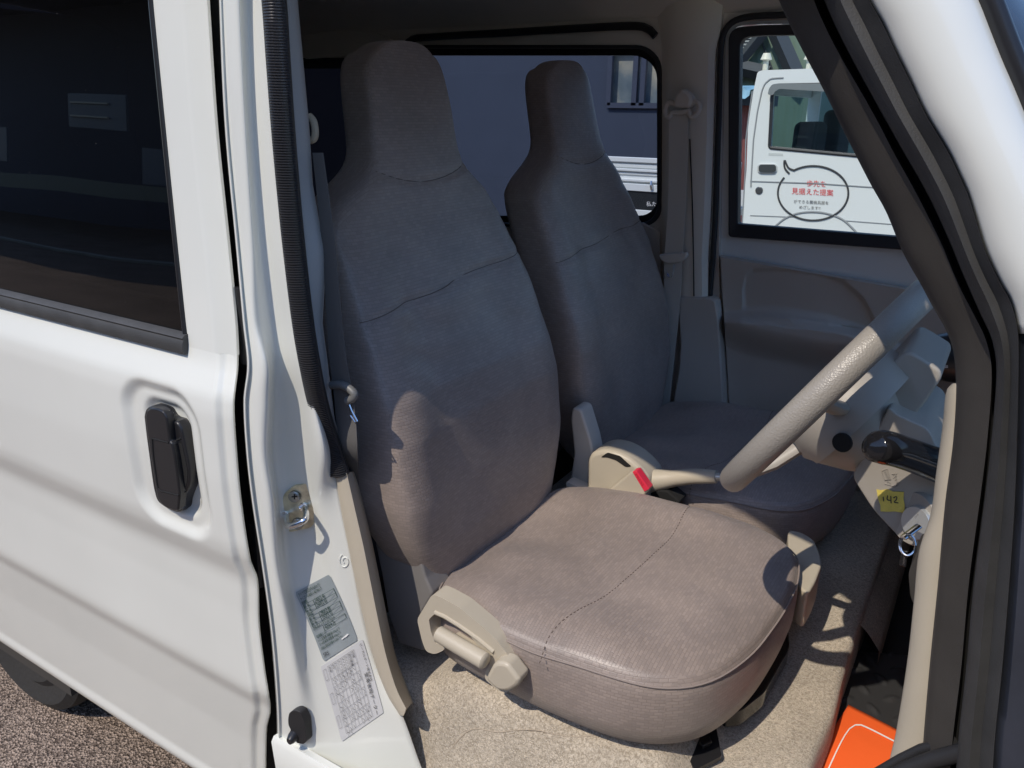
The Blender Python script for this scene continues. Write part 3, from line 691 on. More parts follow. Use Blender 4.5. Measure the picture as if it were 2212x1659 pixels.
bm = nb(); a, b = W(*Z9(515, 905), .118), W(*Z9(790, 1068), .110); tube(bm, [a, lerp(a, b, .02), lerp(a, b, .04), lerp(a, b, .96), lerp(a, b, .985), b], .0125, 20, rfun=lambda t: .0125*(.55 if t in (0, 1) else (.85 if (t < .25 or t > .75) else 1))); P('slide_lever', bm, beige, fr_, angle=35)
# inner side frame at the far front corner of the cushion
bm = nb(); q_ = lambda x, y: (1512+.5*x, 829.5+.5*y)
prism(bm, [WZ(*p, .745) for p in rpoly([q_(380,628),(q_(440,640)),q_(490,668),q_(515,720),q_(528,775),q_(500,850),q_(468,905),q_(430,880),q_(380,760)], 10)], (0, 0, -.07)); P('inner_side_frame', bm, beige, s_drv, bevel=.012, angle=40)
# ---- carpet plateau below the seats
def cz_(x, y):
    z = .600+.004*mnoise.noise(Vector((x*6, y*6, 0)))+.004*mnoise.noise(Vector((x*15, y*9, 4)))
    z -= .12*sstep(.150, .105, y-.005*math.sin(x*7))
    xe_ = -.085-.012*math.cos((y-.45)*6)
    z += .022*math.exp(-((x+.52)/.10)**2)*sstep(.25, .12, y)
    z += .012*sstep(.5, .75, y)*sstep(-.6, -.2, x)+.050*sstep(.11, .20, y)*sstep(-.70, -.60, x)*sstep(-.20, -.30, x+.12*(y-.2))*sstep(1.3, 1.2, y)
    return z
bm = nb(); rows = []
ys = [.106+i*.012 for i in range(100)]
for y in ys:
    r = []; xe_ = -.099+.006*math.exp(-((y-.47)/.08)**2)-.012*sstep(.33, .1, y)
    for i in range(70):
        x = lerp(-.86, xe_-.012, i/69); r.append((x, y, cz_(x, y)))
    z = r[-1][2]
    r += [(xe_-.004, y, z-.003), (xe_, y, z-.012), (xe_+.002, y, z-.05), (xe_+.004, y, z-.12), (xe_+.006, y, z-.25)]
    rows.append(r)
grid(bm, rows); P('carpet', bm, carpet, label='beige carpet laid over the raised floor under the seats', angle=80)
bm = nb()
for L in ([(1170,1362),(1210,1372),(1300,1455),(1420,1460),(1640,1425)],): pass
for L in ([(960,1548),(1015,1560),(1090,1592),(1200,1625),(1310,1637),(1400,1610)], [(900,1555),(925,1600),(945,1659)]):
    pts = []
    for p in crom([(*q,) for q in L], 30):
        q = WZ(*p, .6); pts.append((q.x, q.y, cz_(q.x, q.y)+.0005))
    tube(bm, pts, .0007, 6)
P('carpet_crease', bm, mat('carpet_crease', (.42, .35, .27), .9), None)
# floor of the footwell, mats
bm = nb(); rows = []
for y in [-.02+i*.02 for i in range(70)]:
    rows.append([(x, y, .50+.006*mnoise.noise(Vector((x*8, y*8, 9)))) for x in [-.2+i*.03 for i in range(25)]])
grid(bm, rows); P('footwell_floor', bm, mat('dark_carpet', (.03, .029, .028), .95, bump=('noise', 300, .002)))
bm = nb()   # centre hump in front, behind the wheel
rows = []
for j in range(30):
    y = .745+j*.50/29; rows.append([(x, y, .60-.02*j/29-.13*sstep(-.12, .02, x)-(.1 if i == 11 else 0)) for i, x in enumerate([-.12+.006*i for i in range(12)])])
grid(bm, rows); P('front_carpet', bm, carpet, angle=80)
bm = nb()
mz = .515
mp = [WZ(*p, mz) for p in [(1860,1440),(1885,1425),(1990,1440),(1985,1600),(1930,1580),(1835,1530),(1842,1480)]]
rows = []
a0, b0, c0, d0 = WZ(1848,1410,mz), WZ(2030,1425,mz), WZ(2010,1680,mz), WZ(1790,1560,mz)
N = 60
for i in range(N+1):
    r = []
    for j in range(N+1):
        p = lerp(lerp(a0, b0, i/N), lerp(d0, c0, i/N), j/N)
        q = Vector((p.x*22, p.y*22, 0)); cell = Vector((math.floor(q.x+.5*(math.floor(q.y) % 2)), math.floor(q.y), 0))
        hsh = (math.sin(cell.x*12.9+cell.y*78.2)*43758.5) % 1
        fx, fy = (q.x+.5*(math.floor(q.y) % 2)) % 1-.5, q.y % 1-.5; an = .8 if (cell.x+cell.y) % 2 else -.8
        u_1 = fx*math.cos(an)+fy*math.sin(an); v_1 = -fx*math.sin(an)+fy*math.cos(an)
        d = max(0, 1-(u_1/.38)**2-(v_1/.16)**2)
        r.append(p+Vector((0, 0, .004+.005*d)))
    rows.append(r)
grid(bm, rows); mt = P('rubber_mat', bm, mat('mat_rubber', (.035, .035, .036), .38), label='black rubber floor mat with raised lozenges', solid=.004)
# paper mat: loose orange sheet
om = mat('orange_paper', (.90, .135, .025), .55, bump=('noise', 30, .001)); wm = mat('white_print', (.85, .83, .8), .5)
og = empty('paper_mat', WZ(1880, 1640, .47), 'orange paper floor mat with a white rounded border line on the black rubber mat', 'paper mat')
OQ = [WZ(1833, 1522, .53), WZ(1975, 1598, .53), WZ(1960, 1860, .53), WZ(1690, 1760, .53)]
def of(s, t, o=0):
    p = lerp(lerp(OQ[0], OQ[1], s), lerp(OQ[3], OQ[2], s), t); return p+Vector((0, 0, .012*math.sin((t*1.3+s*.4)*4.2)*(.3+t)*.6+o))
bm = nb(); grid(bm, [[of(i/24, j/30) for i in range(25)] for j in range(31)]); build('sheet', bm, om, og, solid=.0006)
bm = nb()
bl = crom([(.16,.99),(.16,.6),(.16,.30),(.185,.19),(.25,.14),(.36,.13),(.65,.13),(.99,.13)], 24)
for a, b in zip(bl, bl[1:]):
    if a[0] > .97 and b[0] > .97: continue
    if a[1] > .97 and b[1] > .97: continue
    K = 4
    for i in range(K):
        p, q = (lerp(a[0], b[0], i/K), lerp(a[1], b[1], i/K)), (lerp(a[0], b[0], (i+1)/K), lerp(a[1], b[1], (i+1)/K)); d = Vector((q[0]-p[0], q[1]-p[1])); L_ = max(d.length, 1e-6); nx, ny = -d.y/L_*.007, d.x/L_*.007
        bm.faces.new([bm.verts.new(of(*z, .0016)) for z in ((p[0]+nx, p[1]+ny), (q[0]+nx, q[1]+ny), (q[0]-nx, q[1]-ny), (p[0]-nx, p[1]-ny))])
build('border_line', bm, wm, og, recalc=False, smooth=False)
bm = nb(); bm.faces.new([bm.verts.new(of(*p, .0016)) for p in [(.64,.40),(.72,.47),(.70,.60),(.62,.60),(.60,.50)]]); build('printed_mark', bm, wm, og, smooth=False)
# black handle and jack storage below the cushion
bm = nb(); prism(bm, [WZ(*p, .648) for p in rpoly([(1680,1330),(1704,1362),(1706,1398),(1652,1494),(1602,1534),(1566,1538),(1540,1480)], 10)], (0, 0, -.03)); P('storage_tray', bm, gloss_black, s_drv, bevel=.004)
bm = nb(); prism(bm, [WZ(*p, .612) for p in rpoly([(1470,1614),(1544,1566),(1558,1640),(1500,1670)], 4)], (0, 0, .006)); fp = P('floor_cutout', bm, black, label='black recess in the carpet with a small square latch')
bm = nb(); prism(bm, [WZ(*p, .62) for p in [(1508,1608),(1530,1600),(1538,1612),(1518,1622)]], (0, 0, .01)); P('latch', bm, gloss_black, fp, bevel=.002)
# ---- centre console: handbrake and buckle
def Z5(x, y): return (678+.337*x, 610+.337*y)
YH = .665
bm = nb(); prism(bm, pw(rpoly([Z5(*p) for p in [(1750,1360),(1752,1140),(1775,1095),(1850,1072),(1940,1090),(2020,1130),(2090,1190),(2150,1260),(2130,1420),(2010,1500),(1800,1480)]], 12), YH), (0, .075, 0))
hb = P('handbrake', bm, beige, bevel=.009, angle=40, label='beige handbrake lever rising from its housing between the seats')
bm = nb(); prism(bm, pw(rpoly([Z5(*p) for p in [(1838,1122),(1880,1092),(1960,1115),(2035,1180),(2000,1185),(1935,1140),(1880,1122)]], 4), YH-.001), (0, .02, 0)); P('lever_slot', bm, void, hb)
bm = nb(); LV = crom([tuple(W(*p, YH+.035)) for p in [(1370,1045),(1400,1040),(1450,1034),(1500,1029),(1548,1030)]], 30)
tube(bm, LV, .014, 16, rfun=lambda t: interp([(0, .030), (.25, .024), (.5, .0165), (.85, .0145), (1, .0125)], t)); P('lever', bm, beige, hb, angle=50)
bm = nb(); tube(bm, [W(1546, 1030, YH+.035), W(1552, 1030.5, YH+.035), W(1561, 1032, YH+.035)], .008, 12, rfun=lambda t: .008-.003*(t == 1)); P('release_button', bm, mat('button_silver', (.55, .53, .48), .3, metal=.4), hb)
bm = nb(); prism(bm, pw(rpoly([(1340,1085),(1360,1055),(1440,1060),(1470,1085),(1440,1110),(1360,1110)], 6), YH+.02), (0, .04, 0)); P('boot', bm, void, hb, bevel=.004)
for k in (0, 1):
    pass
bm = nb(); prism(bm, pw(rpoly([Z5(*p) for p in [(1845,1370),(2035,1212),(2070,1208),(2150,1330),(2110,1375),(2020,1434),(1850,1420)]], 5), YH-.030), (0, .024, 0))
bk = P('belt_buckle', bm, beige, bevel=.004, angle=35, label='beige seat belt buckle with a red release button')
bm = nb(); prism(bm, pw(rpoly([Z5(*p) for p in [(2040,1214),(2068,1209),(2150,1325),(2118,1343)]], 2), YH-.0325), (0, .02, 0)); rb = P('release_button', bm, red, bk, bevel=.0015)
qa, qb = Vector(Z5(2062, 1228)+(0,)), Vector(Z5(2122, 1318)+(0,)); dq = (qb-qa); nq = Vector((-dq.y, dq.x, 0)).normalized()
bm = textmesh('PRESS', lambda x, y: W(*((qa+dq*(x/3.0)+nq*(-y*6+2)).xy), YH-.0331)); build('button_text', bm, mat('red_dark', (.45, .02, .04), .5), rb, smooth=False, recalc=False)
bm = nb(); prism(bm, pw(rpoly([(1222,1040),(1250,1052),(1300,1075),(1330,1095),(1225,1068)], 4), .655), (0, .03, 0)); P('console_base', bm, greybeige, bevel=.006)
bm = nb(); prism(bm, pw(rpoly([(1232,905),(1236,880),(1255,885),(1275,950),(1285,1000),(1262,1070),(1230,1045),(1240,980)], 8), .70), (0, .05, 0)); P('inner_recliner_cover', bm, greybeige, s_drv, bevel=.008)
# ---- steering wheel
tilt = math.radians(63.5)
nw = ray(1600, 1024).cross(ray(2003, 634)).normalized(); nw = nw if nw.z > 0 else -nw   # nw faces the driver
ty = (Vector((0, 1, 0))-nw*nw.y).normalized(); td = ty.cross(nw); td = td if td.z > 0 else -td
RW = .172; low = W(1612, 1008, .36); wcn = low+td*RW*.97
bm = nb(); rows = []
for k in range(96):
    a = 2*math.pi*k/96; d = td*math.cos(a)+ty*math.sin(a); row = []
    for j in range(18):
        b = 2*math.pi*j/18; row.append(wcn+d*(RW+.0165*math.cos(b))+nw*(.0175*math.sin(b)))
    rows.append(row)
rows.append(rows[0]); grid(bm, rows, closed=True); bmesh.ops.remove_doubles(bm, verts=bm.verts, dist=1e-5)
sw_ = P('steering_wheel', bm, wheelmat, label='grained beige-grey steering wheel, lower rim in the sun')
def nf(p, q, r, s_=(.0, .0)): return wcn+td*p+ty*q+nw*r
bm = nb(); rows = []
for r, hh in ((.088, -.045), (.092, -.02), (.086, .0), (.075, .016), (.05, .024), (.002, .027)):
    rows.append([nf(r*math.cos(2*math.pi*j/40)*(.92), r*math.sin(2*math.pi*j/40)*1.1, hh-.012) for j in range(40)])
V = grid(bm, rows, closed=True); bm.faces.new(V[0][::-1]); P('airbag_cover', bm, colmat, sw_, angle=50)
bm = nb(); rows = []
for r, hh in ((.050, -.098), (.058, -.088), (.074, -.062), (.084, -.042), (.083, -.036)):
    rows.append([nf(r*math.cos(2*math.pi*j/40)*.92-.012, r*math.sin(2*math.pi*j/40)*1.0, hh) for j in range(40)])
V = grid(bm, rows, closed=True); bm.faces.new(V[0][::-1]); P('hub_shell', bm, colmat, sw_, angle=50)
bm = nb()
for a in (-78, 78, 180-28, 180+28):
    a = math.radians(a); d = td*math.cos(a)+ty*math.sin(a); bm = nb(); tube(bm, [wcn+d*.07+nw*-.03, wcn+d*.12+nw*-.02, wcn+d*(RW-.005)], .013, 12, flat=.7); P('spoke', bm, colmat, sw_)
hc = W(1821, 955, wcn.y-.103); bm = nb(); disc(bm, hc+Vector((-.0, -.0005, 0)), (hc-wcn+nw*.07).normalized(), .0115, .004, 20); P('hub_screw_hole', bm, void, sw_)
# ---- steering column shroud
def Z6(x, y): return (1491+.3432*x, 542+.3432*y)
bm = nb(); prism(bm, pw(rpoly([Z6(*p) for p in [(1140,850),(1360,618),(1480,690),(1575,752),(1582,800),(1480,960),(1330,1130),(1260,1180),(1180,1060)]], 26), .335), (0, .14, 0)); cu_ = P('column_cover', bm, colmat, bevel=.034, angle=40, label='grey-beige steering column shroud')
bm = nb(); prism(bm, pw(rpoly([Z6(*p) for p in [(1010,1410),(1100,1290),(1250,980),(1300,1030),(1500,1120),(1540,1200),(1660,1500),(1600,1800),(1490,1900),(1310,1800),(1150,1630)]], 24), .300), (0, .17, 0)); P('lower_shroud', bm, colmat, cu_, bevel=.022, angle=40)
YC = .2995
# embossed lever pictogram
bm = nb()
e0 = Vector((*Z6(1235, 1400), 0)); e1 = Vector((*Z6(1300, 1470), 0))
def emb(L, y=YC, r=.0006):
    tube(bm, [W(u, v, y) for u, v in L], r, 5)
emb([Z6(1205,1385),Z6(1240,1372),Z6(1262,1440),Z6(1225,1445),Z6(1205,1385)]); emb([Z6(1225,1465),Z6(1290,1482),Z6(1310,1455),Z6(1312,1478),Z6(1285,1490)]); emb([Z6(1268,1405),Z6(1300,1400),Z6(1280,1430)])
sh_t = P('embossed_lines', bm, colmat, cu_)
for s, (x, y), (x2, y2) in (('PASS', (1218,1392), (1248,1450)), ('TL', (1270,1405), (1305,1440)), ('TR', (1230,1455), (1262,1482)), ('HI', (1285,1440), (1312,1480))):
    a_, b_ = Vector((*Z6(x, y), 0)), Vector((*Z6(x2, y2), 0)); d_ = b_-a_; n_ = Vector((d_.y, -d_.x, 0)).normalized(); k_ = len(s)*.62
    bm = textmesh(s, lambda px, py: W(*((a_+d_*(px/k_)+n_*py*7).xy), YC-.0003)); build('embossed_text', bm, mat('emboss_shade', (.28, .26, .23), .5), cu_, smooth=False, recalc=False)
# masking tape tag with a handwritten number
tg = empty('tape_tag', W(1923, 1082, YC), 'torn yellow masking tape tag handwritten with 142 on the steering column', 'tape tag')
tp = [Z6(*p) for p in [(1172,1502),(1200,1508),(1240,1500),(1275,1515),(1345,1518),(1342,1560),(1350,1600),(1346,1650),(1290,1640),(1240,1642),(1198,1640),(1196,1600),(1182,1560)]]
bm = nb(); prism(bm, pw(tp, YC-.0012), (0, .0008, 0)); build('tape', bm, mat('yellow_tape', (.72, .58, .12), .7, bump=('noise', 160, .0015), var=(80, .12)), tg, smooth=False)
bm = nb()
for L in ([(1214,1548),(1217,1575)], [(1242,1540),(1240,1565),(1262,1572)], [(1262,1545),(1264,1588)], [(1280,1556),(1296,1545),(1300,1560),(1284,1582),(1310,1586)]):
    tube(bm, crom([tuple(W(*Z6(*p), YC-.0018)) for p in L], 10), .0006, 5)
build('handwritten_number', bm, inkk, tg)
# wiper stalk
bm = nb(); SK = [W(*Z6(*p), y) for p, y in (((1122,1222), .20), ((1150,1230), .205), ((1240,1240), .215), ((1370,1280), .24), ((1550,1345), .275), ((1700,1400), .30))]
tube(bm, crom([tuple(p) for p in SK], 40), .018, 20, rfun=lambda t: interp([(0, .004), (.012, .010), (.05, .0165), (.12, .0190), (.30, .0185), (.5, .0185), (1, .021)], t)); sk = P('wiper_stalk', bm, gloss_black, angle=60, label='gloss black control stalk with a rounded tip')
# ignition lock, key, ring
bm = nb(); ic = W(1991, 1131, .29); disc(bm, ic+Vector((0, .004, 0)), (-.55, -.8, .1), .0205, .012, 32); ig = P('ignition_lock', bm, mat('lock_silver', (.55, .57, .57), .35, metal=.6), label='round silver ignition lock')
a_, b_ = Vector((1972, 1118, 0)), Vector((1985, 1108, 0))
bm = textmesh('LOCK', lambda px, py: W(*((Vector((1977, 1120, 0))+Vector((.62, -.62, 0))*px*5+Vector((-.6, -.6, 0))*py*5).xy), .272)); build('lock_text', bm, inkk, ig, smooth=False, recalc=False)
bm = nb(); disc(bm, ic+Vector((.0, .02, 0)), (-.55, -.8, .1), .034, .02, 32); P('lock_surround', bm, colmat, ig)
kg = empty('key_ring', W(1960, 1175, .255), 'steel key ring with key and black tag hanging from the ignition lock', 'key ring')
bm = nb(); ko = W(1985, 1136, .268); ke = W(1951, 1162, .245); tube(bm, [ko, lerp(ko, ke, .5), ke], .0042, 10, flat=.5); build('key', bm, chrome, kg)
bm = nb(); kc = W(1960, 1176, .245); aa, bb_ = (W(1978, 1176, .245)-kc), (W(1960, 1199, .240)-kc); tube(bm, [kc+aa*math.cos(t*math.pi/16)+bb_*math.sin(t*math.pi/16) for t in range(33)], .0011, 8, cap=False)
tube(bm, [kc+aa*.9*math.cos(t*math.pi/16)+bb_*.95*math.sin(t*math.pi/16)+Vector((.001, -.002, 0)) for t in range(33)], .0011, 8, cap=False); build('split_ring', bm, chrome, kg)
bm = nb(); prism(bm, pw(rpoly([(1948,1190),(1961,1192),(1957,1226),(1942,1222)], 2), .242), (0, .003, 0)); kt = build('key_tag', bm, gloss_black, kg, bevel=.0008)
bm = textmesh('CLASSIC', lambda px, py: W(*((Vector((1955, 1194, 0))+Vector((-3.5, 30, 0))*(px/4.1)+Vector((1, .1, 0))*(-(1-py)*5+3)).xy), .2414)); build('tag_text', bm, metal, kt, smooth=False, recalc=False)
bm = nb(); prism(bm, pw(rpoly([(1962,1238),(1985,1180),(2020,1180),(2010,1320),(1990,1340),(1966,1290)], 10), .24), (0, .05, 0)); P('knee_panel', bm, trim_dark, bevel=.01)
# ---- dashboard, firewall, windshield
bm = nb(); rows = []
for y in [.24+i*.057 for i in range(20)]:
    rows.append([(.16, y, .58), (.06, y, .70), (.01, y, .84), (-.005, y, .98), (.02, y, 1.045), (.10, y, 1.065), (.30, y, 1.07), (.44, y, 1.04)])
V = grid(bm, rows); P('dashboard', bm, doortrim, angle=50, solid=.01)
bm = nb(); box(bm, (.46, .03, .25), (.62, 1.42, 1.03)); P('front_panel', bm, white, bevel=.05)
bm = nb(); box(bm, (.02, 1.32, .3), (.46, 1.34, 1.05)); P('side_kick_panel', bm, trim_dark)
def ws(s, t):    # windshield surface
    y = lerp(.055, 1.42, s); e = (2*s-1); b = .075*(e*e)**2
    x = lerp(-.12, .50, t); z = lerp(1.74, 1.06, t); return (x-b, y, z-b*.4)
bm = nb(); grid(bm, [[ws(i/30, lerp(.16, 1, j/12)) for i in range(31)] for j in range(13)]); P('windshield', bm, clearg)
bm = nb(); grid(bm, [[ws(i/30, lerp(0, .16, j/3)) for i in range(31)] for j in range(4)]); P('shade_band', bm, glass_mat('blue_tint', (.07, .17, .48), refl=.4), label='deep blue tinted top band of the windshield')
# ---- roof
bm = nb(); rows = []
prof_ = [(1.334, 1.700), (1.325, 1.715), (1.30, 1.738), (1.23, 1.775), (1.10, 1.80), (.7, 1.82), (.35, 1.80), (.22, 1.78), (.15, 1.755), (.112, 1.72)]
pr = crom(prof_, 40)
for i in range(34):
    x = lerp(-3.0, -.12, i/33); rows.append([(x, y, z+.003*mnoise.noise(Vector((x*3, y*3, 1)))*(.2 < y < 1.28)) for y, z in pr])
grid(bm, rows); P('headliner', bm, liner, solid=.01, solid_off=1)
bm = nb(); rows = []
for x in (-3.02, -.14, -.12):
    d = 0
    rows.append([(x, y, z-d) for y, z in crom([(.03, 1.78), (.05, 1.80), (.12, 1.83), (.25, 1.865), (.75, 1.89), (1.22, 1.87), (1.34, 1.82), (1.375, 1.755)], 30)])
grid(bm, rows); P('roof', bm, white, solid=.004)
bm = nb(); rows = []
for x, z in crom([(-1.2, 1.74), (-.85, 1.76), (-.6, 1.75), (-.42, 1.725), (-.33, 1.69), (-.27, 1.645), (-.225, 1.61), (-.17, 1.605), (-.11, 1.605)], 30):
    rows.append([(x, .11, z+.10), (x, .10, z+.02), (x, .06, z+.005), (x, .0, z), (x, -.012, z+.02), (x, .0, z+.06), (x, .04, max(z+.07, 1.80)), (x, .10, max(z+.12, 1.82))])
grid(bm, rows); P('door_header', bm, white, angle=60, solid=.003)
bm = nb(); box(bm, (-3.03, .06, .3), (-3.0, 1.44, 1.80)); P('rear_door', bm, white)
bm = nb(); box(bm, (-2.0, .2, .62), (-1.75, 1.25, 1.20)); P('rear_seat', bm, fabric, bevel=.05, uvb=True)
bm = nb(); box(bm, (-3.0, .14, .30), (-.95, 1.31, .60)); P('load_floor', bm, mat('floor_dark', (.07, .068, .065), .9))
bm = nb(); box(bm, (-3.0, .12, .25), (-.90, .14, 1.19)); P('inner_side_panel', bm, greybeige)
# ---- passenger side wall with windows
YW = 1.32
WIN = rrect(884, 100, 1425, 486, (30, 55, 40, 30), 8)
RWN = rrect(575, 128, 800, 480, 20, 6)
DOORO = rpoly([(1562,62),(1600,40),(1700,36),(2120,30),(2150,560),(2150,1500),(1600,1500),(1577,870),(1556,700),(1553,560)], [16,40,10,5,5,5,5,5,5,5])
bm = nb(); holed(bm, [Vector((-3.0, YW, .0)), Vector((.5, YW, .0)), Vector((.5, YW, 1.05)), Vector((.0, YW, 1.68)), Vector((0, YW, 1.72)), Vector((-3.0, YW, 1.72))], [pw(WIN, YW), pw(RWN, YW), pw(DOORO, YW)], (0, .03, 0))
P('side_wall', bm, greybeige, angle=30)
for nm, R_, g, lab in (('rear_side_window', WIN, tintg, 'tinted rear side window on the far side'), ('quarter_window', RWN, mirrorg, 'dark rear quarter window at the far left')):
    ce_ = (sum(p[0] for p in R_)/len(R_), sum(p[1] for p in R_)/len(R_))
    def sc2(L, du, dv=None):
        dv = du if dv is None else dv; u0, u1 = min(p[0] for p in L), max(p[0] for p in L); v0, v1 = min(p[1] for p in L), max(p[1] for p in L)
        return [(lerp(u0+du, u1-du, (p[0]-u0)/(u1-u0)), lerp(v0+dv, v1-dv, (p[1]-v0)/(v1-v0))) for p in L]
    bm = nb(); grid(bm, [pw(R_, YW+.032), pw(R_, YW+.035)], closed=True); bmesh.ops.contextual_create(bm, geom=[e for e in bm.edges if e.is_boundary][:len(R_)]); bm.free()
    bm = nb(); f = bm.faces.new([bm.verts.new(p) for p in pw(R_, YW+.034)]); pane = P(nm, bm, g, label=lab, smooth=False)
    bm = nb(); ring(bm, pw(sc2(R_, -3), YW-.006), pw(sc2(R_, 5, 4), YW-.004), (0, .02, 0)); P('window_seal', bm, rubber, pane, bevel=.002)
    bm = nb(); ring(bm, pw(sc2(R_, 6, 20), YW+.024), pw(sc2(R_, -4), YW+.024), (0, .008, 0)); P('window_border', bm, black, pane)
# thin lip above the rear side window
bm = nb(); tube(bm, crom([tuple(W(u, v, YW-.010)) for u, v in [(872,105),(885,86),(930,80),(1100,70),(1250,61),(1375,56),(1400,62),(1416,78)]], 40), .006, 8, flat=1.6); P('trim_seal', bm, black)
# rear quarter arch of pale trim
bm = nb(); prism(bm, pw(rpoly([(655,128),(655,78),(700,68),(760,64),(810,70),(850,88),(880,110),(760,120)], 10), YW-.012), (0, .01, 0)); P('quarter_trim', bm, greybeige, bevel=.003)
# B pillar trim on the passenger side
rows = []
TP = [(-5, 1414, 1440, 1500, 1566), (56, 1420, 1444, 1500, 1562), (110, 1428, 1447, 1500, 1550), (300, 1428, 1446, 1498, 1545), (450, 1424, 1442, 1492, 1540), (560, 1424, 1438, 1488, 1534), (644, 1424, 1436, 1488, 1536)]
for i in range(40):
    v = lerp(-5, 644, i/39); a, b, c, d = interp([(q[0], tuple(q[1:])) for q in TP], v)
    rows.append([W(a, v, YW+.002), W(lerp(a, b, .6), v, YW-.008), W(b, v, YW-.022), W(lerp(b, c, .5), v, YW-.034), W(c, v, YW-.038), W(lerp(c, d, .6), v, YW-.032), W(d-4, v, YW-.016), W(d, v, YW+.004)])
bm = nb(); grid(bm, rows); bt = P('pillar_trim', bm, mat('pillar_beige', (.74, .68, .58), .55, bump=('noise', 700, .0003)), label='grey-beige trim of the far door pillar')
bm = nb(); tube(bm, [W(u, v, YW-.040) for u, v in crom([(1490,300),(1495,425),(1498,560),(1499,640)], 20)], .0016, 6); P('trim_joint', bm, void, bt)
bm = nb(); prism(bm, pw(rpoly([(1462,641),(1534,644),(1545,650),(1552,700),(1562,870),(1570,940),(1440,940),(1466,800),(1470,740)], 6), YW-.045), (0, .05, 0)); P('lower_pillar_trim', bm, doortrim, bevel=.008)
bm = nb(); prism(bm, pw([(1385,480),(1425,500),(1428,640),(1470,660),(1470,900),(1380,880)], YW-.012), (0, .012, 0)); P('side_lower_trim', bm, doortrim, bevel=.004)
# door weather strip
bm = nb(); tube(bm, crom([tuple(W(u, v, YW-.012)) for u, v in [(2100,22),(1800,25),(1690,32),(1620,36),(1585,46),(1566,66),(1558,100),(1555,170),(1553,250),(1549,350),(1546,450),(1541,540),(1536,600),(1533,642)]], 120), .0075, 10); P('weather_strip', bm, rubber)
# the passenger belt
bgm = nb(); 
def ribbon(bm, L, w, off=(0, 0, 0), th=.0012):
    a = [W(u-w_/2, v, y) for (u, v, y, w_) in L]; b = [W(u+w_/2, v, y) for (u, v, y, w_) in L]
    c = [p+Vector((0, th, 0)) for p in a]; d = [p+Vector((0, th, 0)) for p in b]
    grid(bm, [a, b, d, c, a])
ribbon(bgm, crom([(1466,244,1.262,42),(1466,300,1.258,41),(1464,400,1.256,39),(1459,500,1.257,38),(1454,556,1.262,38),(1452,640,1.262,36),(1440,760,1.262,36),(1425,900,1.262,36)], 40), 0)
bl_ = P('seat_belt', bgm, belt, label='beige seat belt hanging down the far door pillar')
bm = nb(); rg = [(1472+34*math.cos(t)*(1-.08*math.sin(t)), 236+17*math.sin(t)-6*math.cos(t)**2) for t in [math.pi*2*i/40 for i in range(40)]]
tube(bm, [W(u, v, 1.258) for u, v in crom([(1440,252),(1437,238),(1444,222),(1458,224),(1487,222),(1504,219),(1511,232),(1503,248),(1492,252),(1487,240),(1470,243),(1452,243),(1447,252),(1440,252)], 60)], .0065, 10); P('guide_loop', bm, greybeige, bl_)
bm = nb(); prism(bm, pw(rpoly([(1452,232),(1456,205),(1472,190),(1488,200),(1496,212),(1490,234)], 10), 1.245), (0, .035, 0)); P('anchor_cover', bm, greybeige, bl_, bevel=.010)
bm = nb(); prism(bm, pw(rpoly([(1422,550),(1484,546),(1482,558),(1466,568),(1440,570),(1426,562)], 6), 1.252), (0, .018, 0)); P('tongue_cover', bm, greybeige, bl_, bevel=.005)
bm = nb(); tube(bm, [W(u, v, 1.252) for u, v in [(1457,570),(1452,598),(1445,598),(1441,592)]], .0018, 6); tube(bm, [W(u, v, 1.252) for u, v in [(1440,588),(1440,600)]], .0014, 6); P('tongue', bm, chrome, bl_)
# driver belt at the near pillar with its guide
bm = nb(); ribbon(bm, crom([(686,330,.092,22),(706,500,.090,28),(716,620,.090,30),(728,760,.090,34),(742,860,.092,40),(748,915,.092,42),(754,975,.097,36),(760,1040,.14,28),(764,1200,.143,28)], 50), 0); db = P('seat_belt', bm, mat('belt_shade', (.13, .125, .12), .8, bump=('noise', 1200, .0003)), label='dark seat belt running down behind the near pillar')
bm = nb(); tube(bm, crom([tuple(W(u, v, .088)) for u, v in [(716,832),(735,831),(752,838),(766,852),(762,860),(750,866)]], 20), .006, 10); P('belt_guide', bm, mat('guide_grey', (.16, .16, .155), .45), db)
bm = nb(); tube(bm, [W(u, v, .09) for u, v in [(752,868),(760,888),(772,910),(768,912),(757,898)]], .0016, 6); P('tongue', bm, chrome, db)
bm = nb(); tube(bm, crom([tuple(W(u, v, .155)) for u, v in [(668,250),(677,262),(681,285),(678,300),(671,303)]], 16), .005, 8); P('belt_anchor', bm, beige, db)
# ---- passenger door
def Z3(x, y): return (1491+.3269*x, .3269*y)
YD = 1.335
WO = rpoly([(1580,56),(1640,52),(2110,46),(2140,570),(1949,538),(1578,508)], [44,10,5,5,5,8])
bm = nb(); DF = rpoly([(1568,64),(1600,42),(1700,38),(2118,32),(2148,572),(2148,1500),(1610,1500),(1588,880),(1560,700),(1556,556)], [16,40,10,5,5,5,5,5,5,5])
holed(bm, pw(DF, YD), [pw(WO, YD)], (0, .04, 0)); pdoor = P('passenger_door', bm, white_in, label='closed passenger door seen from inside', angle=30)
WI = rpoly([(1598,80),(1650,76),(2095,70),(2115,535),(1942,512),(1593,484)], [34,10,5,5,5,4])
WO2 = rpoly([(1573,60),(1640,54),(2112,44),(2142,580),(1949,540),(1573,512)], [46,10,5,5,5,8])
bm = nb(); ring(bm, pw(WO2, YD-.012), pw(WI, YD-.004), (0, .03, 0)); P('window_seal', bm, rubber, pdoor, bevel=.003)
bm = nb(); bm.faces.new([bm.verts.new(p) for p in pw(WI, YD+.012)]); P('door_window', bm, clearg, pdoor, smooth=False)
rows = []
